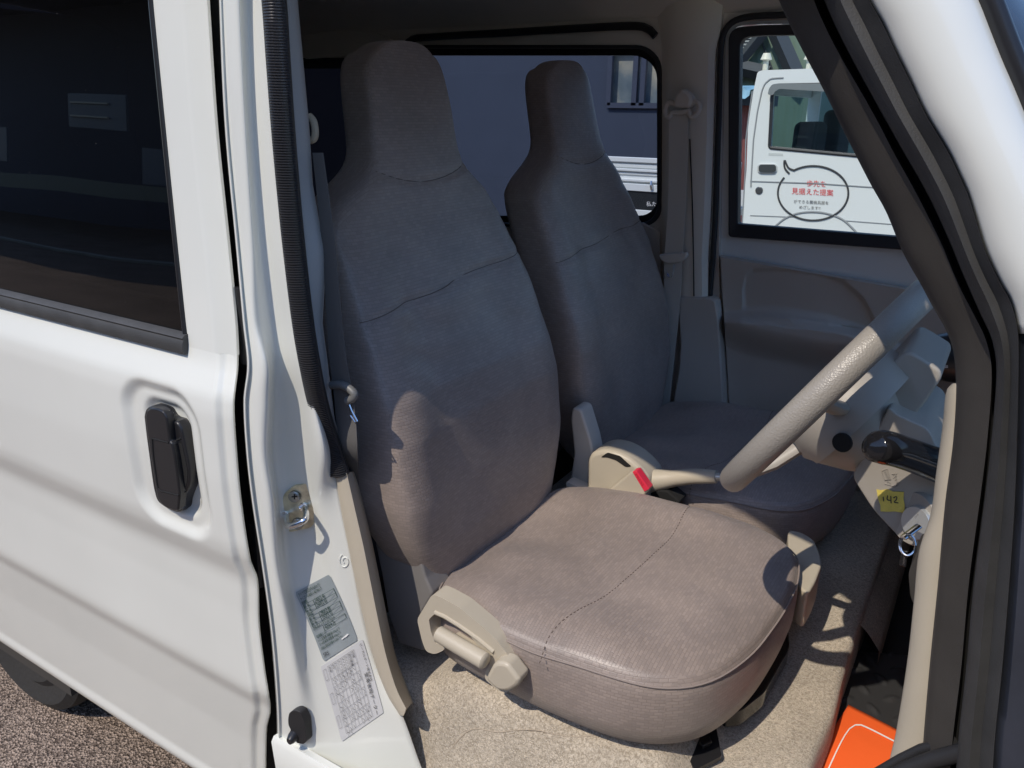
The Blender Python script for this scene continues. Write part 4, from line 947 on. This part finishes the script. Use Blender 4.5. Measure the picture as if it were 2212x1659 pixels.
def trimd(u, v):
    d = .024
    # raised armrest
    top_ = interp([(1555, 676), (1620, 672), (1700, 676), (1780, 690), (1860, 716), (2000, 770)], u); bot_ = interp([(1555, 738), (1600, 758), (1660, 772), (1740, 788), (1820, 800), (2000, 830)], u)
    d += .050*sstep(top_-3, top_+24, v)*sstep(bot_+14, bot_-60, v)
    tw = interp([(1590, 0), (1612, 1), (1830, 1), (1856, 0)], u); sc__ = interp([(1600, 688), (1860, 716)], u); d -= .010*sstep(1588, 1620, u)*sstep(1860, 1825, u)*sstep(10, 4, abs(v-sc__))
    # pressed pocket with rounded outline
    r0 = interp([(1595, 690), (1600, 625), (1608, 596), (1625, 582), (1680, 578), (1760, 586), (1820, 606), (1860, 645), (1885, 700)], u)
    if 1590 < u < 1892: d -= .009*sstep(1592, 1606, u)*sstep(1890, 1874, u)*sstep(r0-4, r0+9, v)*sstep(top_+2, top_-14, v)
    return d
for i in range(230):
    r = []
    for j in range(240):
        t = j/239; u = lerp(1556, 2140, t); v0 = lerp(552, 628, (u-1556)/(1985-1556)); v = lerp(v0, 1300, i/229); ush = u+ (v-552)*.062
        if i in (0,): r.append(W(ush, v-2, YD-.001))
        r.append(W(ush, v, YD-trimd(u, v))) if i else None
    rows.append(r)
bm = nb(); grid(bm, rows); P('door_trim_panel', bm, doortrim, pdoor, angle=60)
# black switch knob at far end of dash
bm = nb(); kp = W(2048, 770, .9); tube(bm, [kp+Vector((.05, 0, 0)), kp, kp+Vector((-.03, -.01, 0))], .045, 20, rfun=lambda t: .045 if t < .9 else .035); kn = P('heater_controls', bm, black, angle=40, label='black round control with white symbols at the dash edge')
for s, (x, y) in (('▤', (2022,756)), ('◯', (2036,762)), ('▥', (2022,768)), ('◎', (2036,779)), ('▦', (2026,792)), ('☰', (2040,795))):
    bm = textmesh(s, lambda px, py: W(x+px*9, y-py*9, .845)); build('control_symbol', bm, wm, kn, smooth=False, recalc=False)
# ============================================================ A PILLAR AND THE OPEN DRIVER DOOR
AL = [(1655,-90),(1684,0),(1713,65),(1752,141),(1785,203),(1818,271),(1851,337),(1883,399),(1916,458),(1949,539),(1968,575),(1989,611),(2016,662),(2042,707),(2060,755),(2066,827),(2059,954),(2042,1084),(2026,1262),(2008,1441),(1994,1608),(1985,1760)]
AS0 = [(1735,-90),(1762,0),(1790,65),(1824,130),(1862,195),(1900,262),(1935,330),(1970,392),(1998,445),(2040,530),(2058,575),(2078,622),(2108,680),(2134,735),(2146,800),(2136,954),(2120,1084),(2096,1262),(2080,1441),(2060,1608),(2050,1760)]
AS1 = [(1752,-90),(1782,0),(1808,60),(1844,131),(1880,197),(1916,262),(1953,328),(1988,388),(2018,445),(2056,530),(2074,575),(2094,622),(2120,680),(2144,735),(2153,800),(2142,954),(2127,1084),(2104,1262),(2088,1441),(2070,1608),(2060,1760)]
AB = [(1840,-90),(1877,0),(1905,50),(1932,108),(1965,175),(1998,245),(2047,327),(2070,375),(2092,425),(2126,536),(2140,570),(2160,611),(2182,650),(2196,700),(2200,740),(2198,900),(2192,1084),(2180,1262),(2165,1441),(2148,1608),(2140,1760)]
AW = [(2090,-90),(2133,0),(2158,65),(2184,131),(2212,196),(2250,290),(2290,380),(2330,470),(2370,570),(2395,640),(2410,700),(2415,800),(2415,900),(2415,1084),(2415,1262),(2415,1441),(2415,1608),(2415,1760)]
n = 90
def band(name, A, B, sections, m, parent=None, v0=-999, v1=9999, **k):
    """sections: (position across 0..1, depth y at top, depth y at bottom)"""
    a, b = crom(A, n), crom(B, n); rows = []
    for i in range(n):
        if not v0 <= a[i][1] <= v1: continue
        rows.append([W(lerp(a[i][0], b[i][0], s), lerp(a[i][1], b[i][1], s), y) for s, y in sections])
    bm = nb(); grid(bm, rows); return P(name, bm, m, parent, **k)
band('pillar_inner_trim', AL, AS0, [(.05, .09), (.05, .15), (.08, .21), (.6, .21)], trim_dark, angle=60)  # unseen slab behind the seal band, added to shade the steering rim
ap = band('front_pillar', AB, AW, [(-.02, .06), (0, .012), (.06, .000), (.3, -.006), (.6, -.004), (.85, .010), (.97, .035), (1, .06)], white, v1=735, angle=60, solid=.003, label='white painted windshield pillar above the dark seals')
band('pillar_seal', AL, AS0, [(-.02, .17), (0, .085), (.06, .070), (.3, .060), (.55, .055), (.8, .050), (.95, .047), (1, .075)], trim_dark, ap, angle=60)
band('seal_channel', AS0, AS1, [(-.3, .075), (.5, .085), (1.3, .075)], void, ap)
band('outer_seal', AS1, AB, [(-.03, .075), (0, .034), (.10, .024), (.35, .014), (.62, .018), (.85, .010), (1, .004), (1.04, .02)], rubber_grey, ap, angle=60)
bm = nb(); tube(bm, crom([tuple(W(u+6, v, .03)) for u, v in AW], 80), .008, 10); P('windshield_moulding', bm, black, ap)
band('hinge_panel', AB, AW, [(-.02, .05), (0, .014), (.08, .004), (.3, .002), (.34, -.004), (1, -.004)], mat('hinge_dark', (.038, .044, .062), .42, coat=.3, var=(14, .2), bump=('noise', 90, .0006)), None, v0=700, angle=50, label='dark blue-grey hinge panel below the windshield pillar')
# beige strip at the foot of the pillar
BL = [(2056,828),(2044,845),(2036,920),(2022,1022),(2010,1111),(1985,1191),(1974,1298),(1960,1426),(1935,1583),(1922,1640),(1915,1700)]
BR = [(2072,822),(2072,860),(2066,930),(2056,1030),(2046,1111),(2040,1191),(2028,1298),(2016,1426),(2004,1583),(1998,1640),(1990,1700)]
a, b = crom(BL, 60), crom(BR, 60); bm = nb()
grid(bm, [[W(a[i][0], a[i][1], .17), W(a[i][0], a[i][1], .12), W(a[i][0]+3, a[i][1], .108), W(lerp(a[i][0], b[i][0], .5), a[i][1], .100), W(b[i][0], a[i][1], .098), W(b[i][0]+8, a[i][1], .10)] for i in range(60)]); P('kick_trim', bm, beige, angle=60)
# lower front corner of the doorway: black sill rubber
bm = nb(); tube(bm, [W(u, v, y) for u, v, y in [(1890,1672,.07),(1945,1640,.07),(1990,1618,.07),(2060,1600,.06)]], .005, 10); tube(bm, [W(u, v, y) for u, v, y in [(1890,1700,.05),(1960,1662,.05),(2020,1640,.05),(2090,1622,.04)]], .008, 10); P('sill_rubber', bm, rubber)
# open driver's door: inner trim, hinge edge
dd = nb(); rows = []
def dpt(s, z, o=0): return (.105+.13*s-o*.99, -.012-.95*s-o*.13, z)
for i in range(41):
    z = lerp(.45, 1.33, i/40); r = []
    for j in range(31):
        s = j/30; o = .03*sstep(0, .06, s)+.03*sstep(.95, .86, z)*sstep(.80, .90, z)*sstep(.1, .3, s)+.010*math.sin(s*9)*sstep(.4, .6, z)*0
        r.append(dpt(s, z, o))
    rows.append(r)
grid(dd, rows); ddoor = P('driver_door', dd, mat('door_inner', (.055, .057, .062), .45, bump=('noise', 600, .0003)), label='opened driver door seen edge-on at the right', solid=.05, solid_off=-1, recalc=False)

# ============================================================ OUTSIDE: ground, truck, buildings
def S(o, kind=None, label=None, cat=None, group=None):
    if kind: o['kind'] = kind
    if label: o['label'] = label
    if cat: o['category'] = cat
    if group: o['group'] = group
    return o
def asphalt():
    m = bpy.data.materials.new('asphalt'); m.use_nodes = True; n = m.node_tree; b = n.nodes['Principled BSDF']; tc = n.nodes.new('ShaderNodeTexCoord')
    v = n.nodes.new('ShaderNodeTexVoronoi'); v.inputs['Scale'].default_value = 190; a = n.nodes.new('ShaderNodeTexNoise'); a.inputs['Scale'].default_value = 1.3; a.inputs['Detail'].default_value = 9
    for t in (v, a): n.links.new(tc.outputs['Object'], t.inputs['Vector'])
    r = n.nodes.new('ShaderNodeValToRGB'); e = r.color_ramp.elements; e[0].color = (.12, .085, .065, 1); e[1].color = (.58, .45, .36, 1); e[0].position = .1; e[1].position = .9
    sp = n.nodes.new('ShaderNodeSeparateColor'); n.links.new(v.outputs['Color'], sp.inputs[0]); n.links.new(sp.outputs[0], r.inputs[0])
    mx = n.nodes.new('ShaderNodeMix'); mx.data_type = 'RGBA'; mx.blend_type = 'MULTIPLY'; mx.inputs[0].default_value = .7
    n.links.new(r.outputs[0], mx.inputs[6]); n.links.new(a.outputs['Fac'], mx.inputs[7]); n.links.new(mx.outputs[2], b.inputs['Base Color'])
    bp = n.nodes.new('ShaderNodeBump'); bp.inputs['Distance'].default_value = .006; n.links.new(v.outputs['Distance'], bp.inputs['Height']); n.links.new(bp.outputs[0], b.inputs['Normal']); b.inputs['Roughness'].default_value = .9
    return m
bm = nb(); bm.faces.new([bm.verts.new(p) for p in [(-120,-120,0),(120,-120,0),(120,120,0),(-120,120,0)]]); S(build('ground', bm, asphalt(), smooth=False), 'structure')
# ---- white kei truck on the far side
TY = 4.2
tr = empty('light_truck', (-.6, 4.9, 0), 'white light truck beyond the passenger window, slogan bubble on its door', 'truck')
tw_ = mat('truck_white', (.78, .80, .77), .4, coat=.5); seamm = mat('seam_grey', (.30, .31, .31), .6)
def T(name, bm, m, parent=None, **k): return build(name, bm, m, parent or tr, **k)
def Z4b(x, y): return (1545.1+.3145*x, 20.33+.3145*y)     # second enlargement (2280..2880 x 30..800)
cabo = rpoly([Z4b(*p) for p in [(290,430),(320,418),(700,405),(1100,400),(1400,440),(1750,1000),(2000,1300),(2000,1950),(170,1950),(180,1480),(215,1100),(225,800),(262,560)]], [10,8,5,5,20,20,20,5,5,5,5,5,5])
wino = rpoly([Z4b(*p) for p in [(392,545),(420,520),(720,515),(1100,520),(1350,560),(1600,1080),(1200,1040),(970,1005),(372,950)]], [14,14,5,5,14,5,5,5,6])
bm = nb(); holed(bm, pw(cabo, TY), [pw(wino, TY)], (0, .06, 0)); cab = T('cab', bm, tw_, bevel=.012, angle=30)
zr = W(*Z4b(290, 430), TY).z; p0 = W(*Z4b(240, 700), TY)
bm = nb(); x0, x1 = W(*Z4b(262, 560), TY).x, W(*Z4b(1400, 440), TY).x
box(bm, (x0+.03, TY+.06, zr-.03), (x1+.2, TY+1.36, zr)); box(bm, (x0+.01, TY+.06, .55), (x0+.04, TY+1.36, 1.12)); box(bm, (x0+.02, TY+1.32, .55), (x1+1.0, TY+1.36, 1.1)); 
box(bm, (x0+.02, TY+1.32, 1.1), (x0+.10, TY+1.36, zr-.03)); box(bm, (x0+.92, TY+1.32, 1.1), (x0+1.02, TY+1.36, zr-.03)); box(bm, (x0+.01, TY+.06, 1.60), (x0+.04, TY+1.36, zr-.03)); box(bm, (x0+.02, TY+.06, 1.1), (x0+.06, TY+.14, 1.62)); T('cab_shell', bm, tw_, cab)
bm = nb(); bm.faces.new([bm.verts.new(p) for p in pw(wino, TY+.03)]); T('cab_window', bm, glass_mat('truck_glass', (.45, .60, .66), refl=1.2), cab, smooth=False)
bm = nb(); g2 = [(p[0], p[1]) for p in wino]; tube(bm, [W(*p, TY+.002) for p in wino+wino[:1]], .010, 8, cap=False); T('window_rubber', bm, rubber, cab)
bm = nb(); prism(bm, pw(rpoly([Z4b(*p) for p in [(360,585),(368,545),(390,515),(430,508),(1150,512),(1160,590),(440,545),(412,560),(395,590)]], 4), TY-.035), (0, .012, 0)); T('rain_visor', bm, mat('smoke_visor', (.22, .24, .24), .15), cab)
bm = nb()   # panel seams
def sline(L, r=.0045): tube(bm, [W(u, v, TY-.0005) for u, v in L], r, 6)
q = lambda *L: [Z4b(*p) for p in L]
sline(rpoly(q((250,1480),(245,1200),(262,900),(290,700),(320,560),(340,510),(380,475),(450,470),(1200,478)), 6)[7:-7])
sline(q((240,1180),(700,1195),(1085,1222),(1700,1240)), .004); sline(q((240,1415),(500,1425),(540,1425)), .003); sline(q((880,1450),(1210,1475)), .003); sline(q((185,1480),(205,1130),(210,900),(232,720),(255,560)), .004)
sline(crom(q((410,1490),(480,1435),(560,1402),(660,1390),(770,1402),(870,1440),(940,1500),(985,1550)), 30), .006)
T('panel_seam', bm, seamm, cab)
bm = nb(); prism(bm, pw(rrect(*Z4b(288, 1058), *Z4b(424, 1128), 8), TY-.008), (0, .02, 0)); hh = T('truck_door_handle', bm, mat('handle_surround', (.55, .56, .54), .4), cab, bevel=.004)
bm = nb(); prism(bm, pw(rrect(*Z4b(298, 1066), *Z4b(416, 1118), 6), TY-.014), (0, .01, 0)); T('handle_cup', bm, mat('handle_grey', (.06, .065, .065), .3), hh)
bm = nb(); disc(bm, W(*Z4b(302, 1243), TY), (0, -1, 0), .022, .006); T('lock_cylinder', bm, mat('lock_dark', (.15, .15, .15), .3, metal=.6), cab)
bm = nb(); prism(bm, pw([Z4b(*p) for p in [(366,985),(465,990),(465,1008),(366,1003)]], TY-.001), (0, .004, 0)); T('faded_label', bm, mat('faded_label', (.58, .60, .57), .5), cab, smooth=False)
# slogan bubble
bm = nb(); L = []
for i in range(0, 81):
    t = math.radians(-124+ (360-14)*i/80); L.append(Z4b(672+242*math.cos(t), 1262+187*math.sin(t)))
L = q((552,1108))+[p for p in L if True]+q((508,1128))
full = crom(q((545,1107),(505,1090),(488,1062),(477,1036),(473,1060),(480,1095),(508,1128)), 30)
bodyc = [Z4b(672+242*math.cos(math.radians(a)), 1262+187*math.sin(math.radians(a))) for a in [-121+i*4.2 for i in range(82)]]
bodyc = [p for p in bodyc if True][:82]
tube(bm, [W(u, v, TY-.002) for u, v in full], .0055, 6)
bc = []
for i in range(90):
    a = -122+ i*(360-23)/89; bc.append(Z4b(672+242*math.cos(math.radians(a)), 1262+187*math.sin(math.radians(a))))
tube(bm, [W(u, v, TY-.002) for u, v in bc], .0055, 6)
bub = T('slogan_bubble', bm, mat('bubble_black', (.05, .05, .05), .5), cab)
def ttext(s, x, y, size, m, wid=None, parent=bub, ymul=1):
    bm = textmesh(s, lambda px, py: W(*Z4b(x+px*size, y-py*size*ymul+px*size*.05), TY-.003)); build('slogan_text', bm, m, parent, smooth=False, recalc=False)
redp = mat('red_print', (.75, .05, .045), .5); grp = mat('grey_print', (.12, .12, .12), .5)
ttext('一歩先を', 580, 1208, 46, redp); ttext('見据えた提案', 524, 1264, 48, redp); ttext('ができる農機具屋を', 538, 1328, 27, grp); ttext('めざします!!', 574, 1368, 27, grp)
# beacon studs on the roof
bm = nb()
for x in (342, 640): 
    bm = nb()
    a = W(*Z4b(x, 415), TY+.1); tube(bm, [a-Vector((0, 0, .02)), a+Vector((0, 0, .05)), a+Vector((0, 0, .055)), a+Vector((0, 0, .09))], .025, 10, rfun=lambda t: .016 if t < .5 else (.034 if t < .8 else .02))
    T('roof_bolt', bm, mat('bolt_cream', (.7, .68, .55), .5), cab)
# things seen inside the cab
bm = nb(); box(bm, (x0+.25, TY+.75, 1.0), (x0+.36, TY+1.2, 1.52)); box(bm, (x0+.2, TY+.2, .8), (x0+.32, TY+.62, 1.45)); T('cab_seat', bm, mat('cab_seat', (.035, .035, .035), .8), cab, bevel=.04)
bm = nb(); box(bm, (x0+.9, TY+.15, 1.0), (x0+1.5, TY+1.3, 1.2)); tube(bm, [wcn*0+Vector((x0+.75, TY+.35+.17*math.cos(t*.2618), 1.22+.10*math.sin(t*.2618))) for t in range(25)], .012, 8, cap=False); T('cab_dash', bm, black, cab, bevel=.03)
# cargo bed
bm = nb(); xb0, xb1 = W(1262, 400, TY).x, W(1590, 400, TY).x+.35; xb1 = x0-.03
def zv(v): return W(1400, v, TY).z
for v0, v1, d in ((341, 352, 0), (356, 364, .012), (366, 372, 0), (374, 380, .012), (388, 394, 0), (398, 414, .0)):
    box(bm, (xb0, TY-.02+d, zv(v1)), (xb1, TY+.02, zv(v0)))
box(bm, (xb0, TY+.0, zv(414)), (xb1, TY+.03, zv(341)-.004)); box(bm, (xb0, TY-.02, zv(470)), (xb1, TY+.02, zv(454)))
box(bm, (xb0, TY+.05, zv(455)), (xb1, TY+1.35, zv(440))); T('cargo_bed', bm, tw_, bevel=.004)
bm = nb(); box(bm, (xb0, TY-.01, zv(454)+.002), (W(1424, 440, TY).x+.1, TY+.01, zv(414)-.002)); pl2 = T('name_board', bm, mat('board_black', (.02, .022, .024), .4), label='black board with white letters below the truck bed rail')
bm = textmesh('私たちは農業を', lambda px, py: W(1396+px*11.5, 445-py*11.5, TY-.0135)); build('board_text', bm, wm, pl2, smooth=False, recalc=False)
bm = nb(); tube(bm, [W(1407, 392, TY-.03), W(1406, 400, TY-.045), W(1407, 409, TY-.03)], .008, 8); box(bm, (W(1596, 300, TY).x, TY-.03, zv(400)), (W(1606, 300, TY).x, TY-.02, zv(385))); T('bed_latch', bm, metal)
bm = nb()
for xx in (x0+.75, x0-.75):
    rows = []
    for a, y in [(.05, .02), (.14, .0), (.16, .02), (.24, .0), (.27, .03), (.27, .14)]:
        rows.append([(xx+a*math.cos(t*math.pi/24), TY+.03+y, .27+a*math.sin(t*math.pi/24)) for t in range(48)])
    b3 = nb(); grid(b3, rows, closed=True); T('truck_wheel', b3, MATS['tyre'])
bm.free()
# ---- buildings beyond the truck
navy = wave_mat('navy_siding', (.030, .042, .070), (.040, .054, .088), 2, 'Z', .7, .0)
sh = empty('dark_shed', (-7, 8.6, 0), 'large dark navy shed wall with a small window behind the truck bed', 'shed')
bm = nb(); wx0, wx1 = W(1318, 150, 8.5).x, W(1440, 150, 8.5).x
xw = W(1440, 150, 8.5).x+.15
wz0, wz1 = W(1360, 222, 8.5).z, W(1360, 104, 8.5).z
holed(bm, [Vector(p) for p in [(-60,8.5,0),(xw,8.5,0),(xw,8.5,4.2),(-60,8.5,4.2)]], [[Vector(p) for p in [(wx0,8.5,wz0),(xw-.08,8.5,wz0),(xw-.08,8.5,wz1),(wx0,8.5,wz1)]]], (0, .1, 0)); shw = build('shed_wall', bm, navy, sh, smooth=False)
bm = nb(); box(bm, (-60, 8.6, 4.2), (xw, 14, 4.3)); box(bm, (xw-.06, 8.6, 0), (xw, 14, 4.2)); build('shed_shell', bm, navy, sh, smooth=False)
bm = nb(); xm = W(1382, 150, 8.5).x
for xx in (wx0-.02, xm-.07, xm+.03): box(bm, (xx, 8.46, wz0-.03), (xx+.06, 8.52, wz1+.03))
box(bm, (wx0, 8.46, wz0-.06), (xw-.08, 8.52, wz0)); build('shed_window_frame', bm, mat('frame_navy', (.05, .06, .09), .5), sh)
def clut():
    m = bpy.data.materials.new('window_clutter'); m.use_nodes = True; n = m.node_tree; b = n.nodes['Principled BSDF']; tc = n.nodes.new('ShaderNodeTexCoord'); a = n.nodes.new('ShaderNodeTexNoise'); a.inputs['Scale'].default_value = 1.8; a.inputs['Detail'].default_value = 5
    n.links.new(tc.outputs['Object'], a.inputs[0]); r = n.nodes.new('ShaderNodeValToRGB'); r.color_ramp.elements[0].color = (.05, .09, .13, 1); r.color_ramp.elements[0].position = .3; r.color_ramp.elements[1].color = (.42, .40, .32, 1); r.color_ramp.elements[1].position = .65
    e = r.color_ramp.elements.new(.5); e.color = (.16, .20, .22, 1); n.links.new(a.outputs['Fac'], r.inputs[0]); n.links.new(r.outputs[0], b.inputs['Base Color']); b.inputs['Roughness'].default_value = .4; return m
bm = nb(); box(bm, (wx0, 8.60, wz0), (xw-.08, 8.64, wz1)); build('shed_window_pane', bm, clut(), sh, smooth=False)
gb = empty('green_canopy_building', (-2, 9.5, 0), 'grey-green panelled building with dark diagonal steel beams behind the truck cab', 'building')
bm = nb(); GX0, GX1 = W(1560, 100, 9.5).x-1.6, W(1712, 100, 9.5).x
prism(bm, [(GX0, 9.5, 0), (GX1+.35, 9.5, 0), (GX1+.25, 9.5, 2.2), (W(1683, 60, 9.5).x, 9.5, W(1683, 60, 9.5).z+.4), (GX0, 9.5, 3.8)], (0, 4, 0)); build('green_wall', bm, wave_mat('green_panel', (.13, .19, .145), (.17, .235, .18), 3, 'X', .6, .006), gb, smooth=False)
bm = nb(); stl = mat('dark_steel', (.05, .06, .07), .6)
for (a, b, r) in (((1578,158),(1652,66), .07), ((1570,140),(1660,160), .09), ((1676,66),(1722,170), .10), ((1683,60),(1712,130), .05)):
    tube(bm, [W(*a, 9.38), W(*b, 9.38)], r, 4)
tube(bm, [W(1638, 70, 9.46), W(1668, 150, 9.46)], .012, 4); build('steel_beam', bm, stl, gb, smooth=False)
bm = nb(); prism(bm, [W(u, v, 9.42) for u, v in [(1560,62),(1654,62),(1582,140),(1560,150)]], (0, .05, 0)); build('corrugated_gable', bm, wave_mat('corrugated_grey', (.22, .25, .26), (.28, .31, .32), 9, 'Z', .6, .02), gb, smooth=False)
rs = empty('red_shed', (-3.2, 7.5, 0), 'small red corrugated shed under a blue tarp roof at the left of the truck cab', 'shed')
bm = nb(); sx0, sx1 = W(1560, 270, 7.5).x-.3, W(1618, 270, 7.5).x; ztop = W(1600, 228, 7.5).z
box(bm, (sx0, 7.5, 0), (sx1+.02, 8.3, ztop)); build('red_wall', bm, wave_mat('red_corrugated', (.36, .11, .095), (.42, .14, .12), 14, 'X', .6, .02), rs, smooth=False)
bm = nb(); z2 = W(1600, 203, 7.3).z; box(bm, (sx0, 7.35, ztop), (sx1+.05, 8.3, z2)); build('eave', bm, stl, rs, smooth=False)
bm = nb(); rows = []
for i in range(20):
    x = lerp(sx0-.1, sx1+.06, i/19); rows.append([(x, 7.2, z2-.03+.02*math.sin(i*1.7)), (x, 7.22, z2+.04+.02*math.sin(i*2.3)), (x, 7.8, z2+.09), (x, 8.4, z2+.08)])
grid(bm, rows); build('tarp_roof', bm, mat('blue_tarp', (.22, .42, .55), .5, var=(6, .3)), rs)
hs = empty('far_house', (.5, 22, 0), 'distant house with a pale blue roof seen just left of the windshield pillar', 'house')
bm = nb(); hx = W(1740, 120, 22).x; hz = W(1740, 128, 22).z
prism(bm, [(hx-2, 22, 0), (hx+6, 22, 0), (hx+6, 22, hz), (hx-2, 22, hz)], (0, 4, 0)); build('house_wall', bm, mat('house_wall', (.30, .30, .30), .8), hs, smooth=False)
bm = nb(); prism(bm, [(hx-2.4, 21.5, hz), (hx+6.4, 21.5, hz), (hx+5.4, 23.5, hz+.6), (hx-1.2, 23.5, hz+.6)], (0, .2, .05)); build('house_roof', bm, mat('house_roof', (.22, .36, .46), .5), hs, smooth=False)
# hill beyond, faint wooded slope
bm = nb(); rows = []
for i in range(60):
    x = -60+i*3; rows.append([(x, 60, 0), (x, 62, 5+3*mnoise.noise(Vector((x*.03, 0, 0)))+mnoise.noise(Vector((x*.2, 1, 0)))), (x, 75, 9+4*mnoise.noise(Vector((x*.03, 3, 0))))])
grid(bm, rows); S(build('hill', bm, mat('hillside', (.13, .12, .11), .95, var=(.4, .3))), 'structure')
# ---- what the sliding door's dark glass mirrors: workshop, kerb, parked boxes behind the photographer
wk = empty('workshop', (-7, -9, 0), 'dark workshop front with open bays mirrored in the sliding door glass', 'workshop')
bm = nb(); WYY = -13.5
box(bm, (-60, WYY-5, 0), (-59.8, WYY, 8.2)); box(bm, (10, WYY-5, 0), (10.2, WYY, 8.2)); box(bm, (-60, WYY-5, 8.2), (10.2, WYY+.3, 8.4)); box(bm, (-60, WYY-5.2, 0), (10.2, WYY-5, 8.2)); build('workshop_shell', bm, mat('workshop_grey', (.12, .14, .20), .7), wk, smooth=False)
bm = nb()
for x in (-19, -14.5, -11.2, -8, -4.5, -1, 3, 7): box(bm, (x, WYY-.15, 0), (x+.25, WYY+.02, 8.2))
build('workshop_post', bm, mat('post_pale', (.35, .37, .38), .6), wk, smooth=False)
bm = nb(); 
for x, w_, z0, z1 in ((-36, 3.2, 3.3, 4.6), (-31.5, 2.6, 1.9, 2.9), (-24.5, 2.4, 3.0, 4.0), (-21.5, 2.2, 1.6, 2.6), (-17, 2.5, 3.2, 4.1), (-13, 2, 1.7, 2.6)):
    b4 = nb(); box(b4, (x, WYY+.02, z0), (x+w_, WYY+.08, z1)); build('bay_window', b4, mat('bay_glass', (.26, .30, .36), .3), wk, smooth=False)
for x, z in ((-24.3, 3.3), (-24.3, 3.7), (-17, 3.6)):
    box(bm, (x, WYY+.10, z), (x+1.6, WYY+.14, z+.05))
build('tube_lamps', bm, mat('lamp_white', (.85, .8, .65), .4), wk, smooth=False)
bm = nb(); box(bm, (-60, WYY+.6, 1.15), (12, WYY+.7, 1.55)); build('guard_rail', bm, mat('rail_pale', (.32, .34, .27), .6), wk, smooth=False)
kb = nb(); box(kb, (-60, WYY+4.4, 0), (12, WYY+4.6, .06)); S(build('kerb', kb, mat('kerb_concrete', (.40, .39, .33), .85, var=(3, .15)), bevel=.01), 'structure')
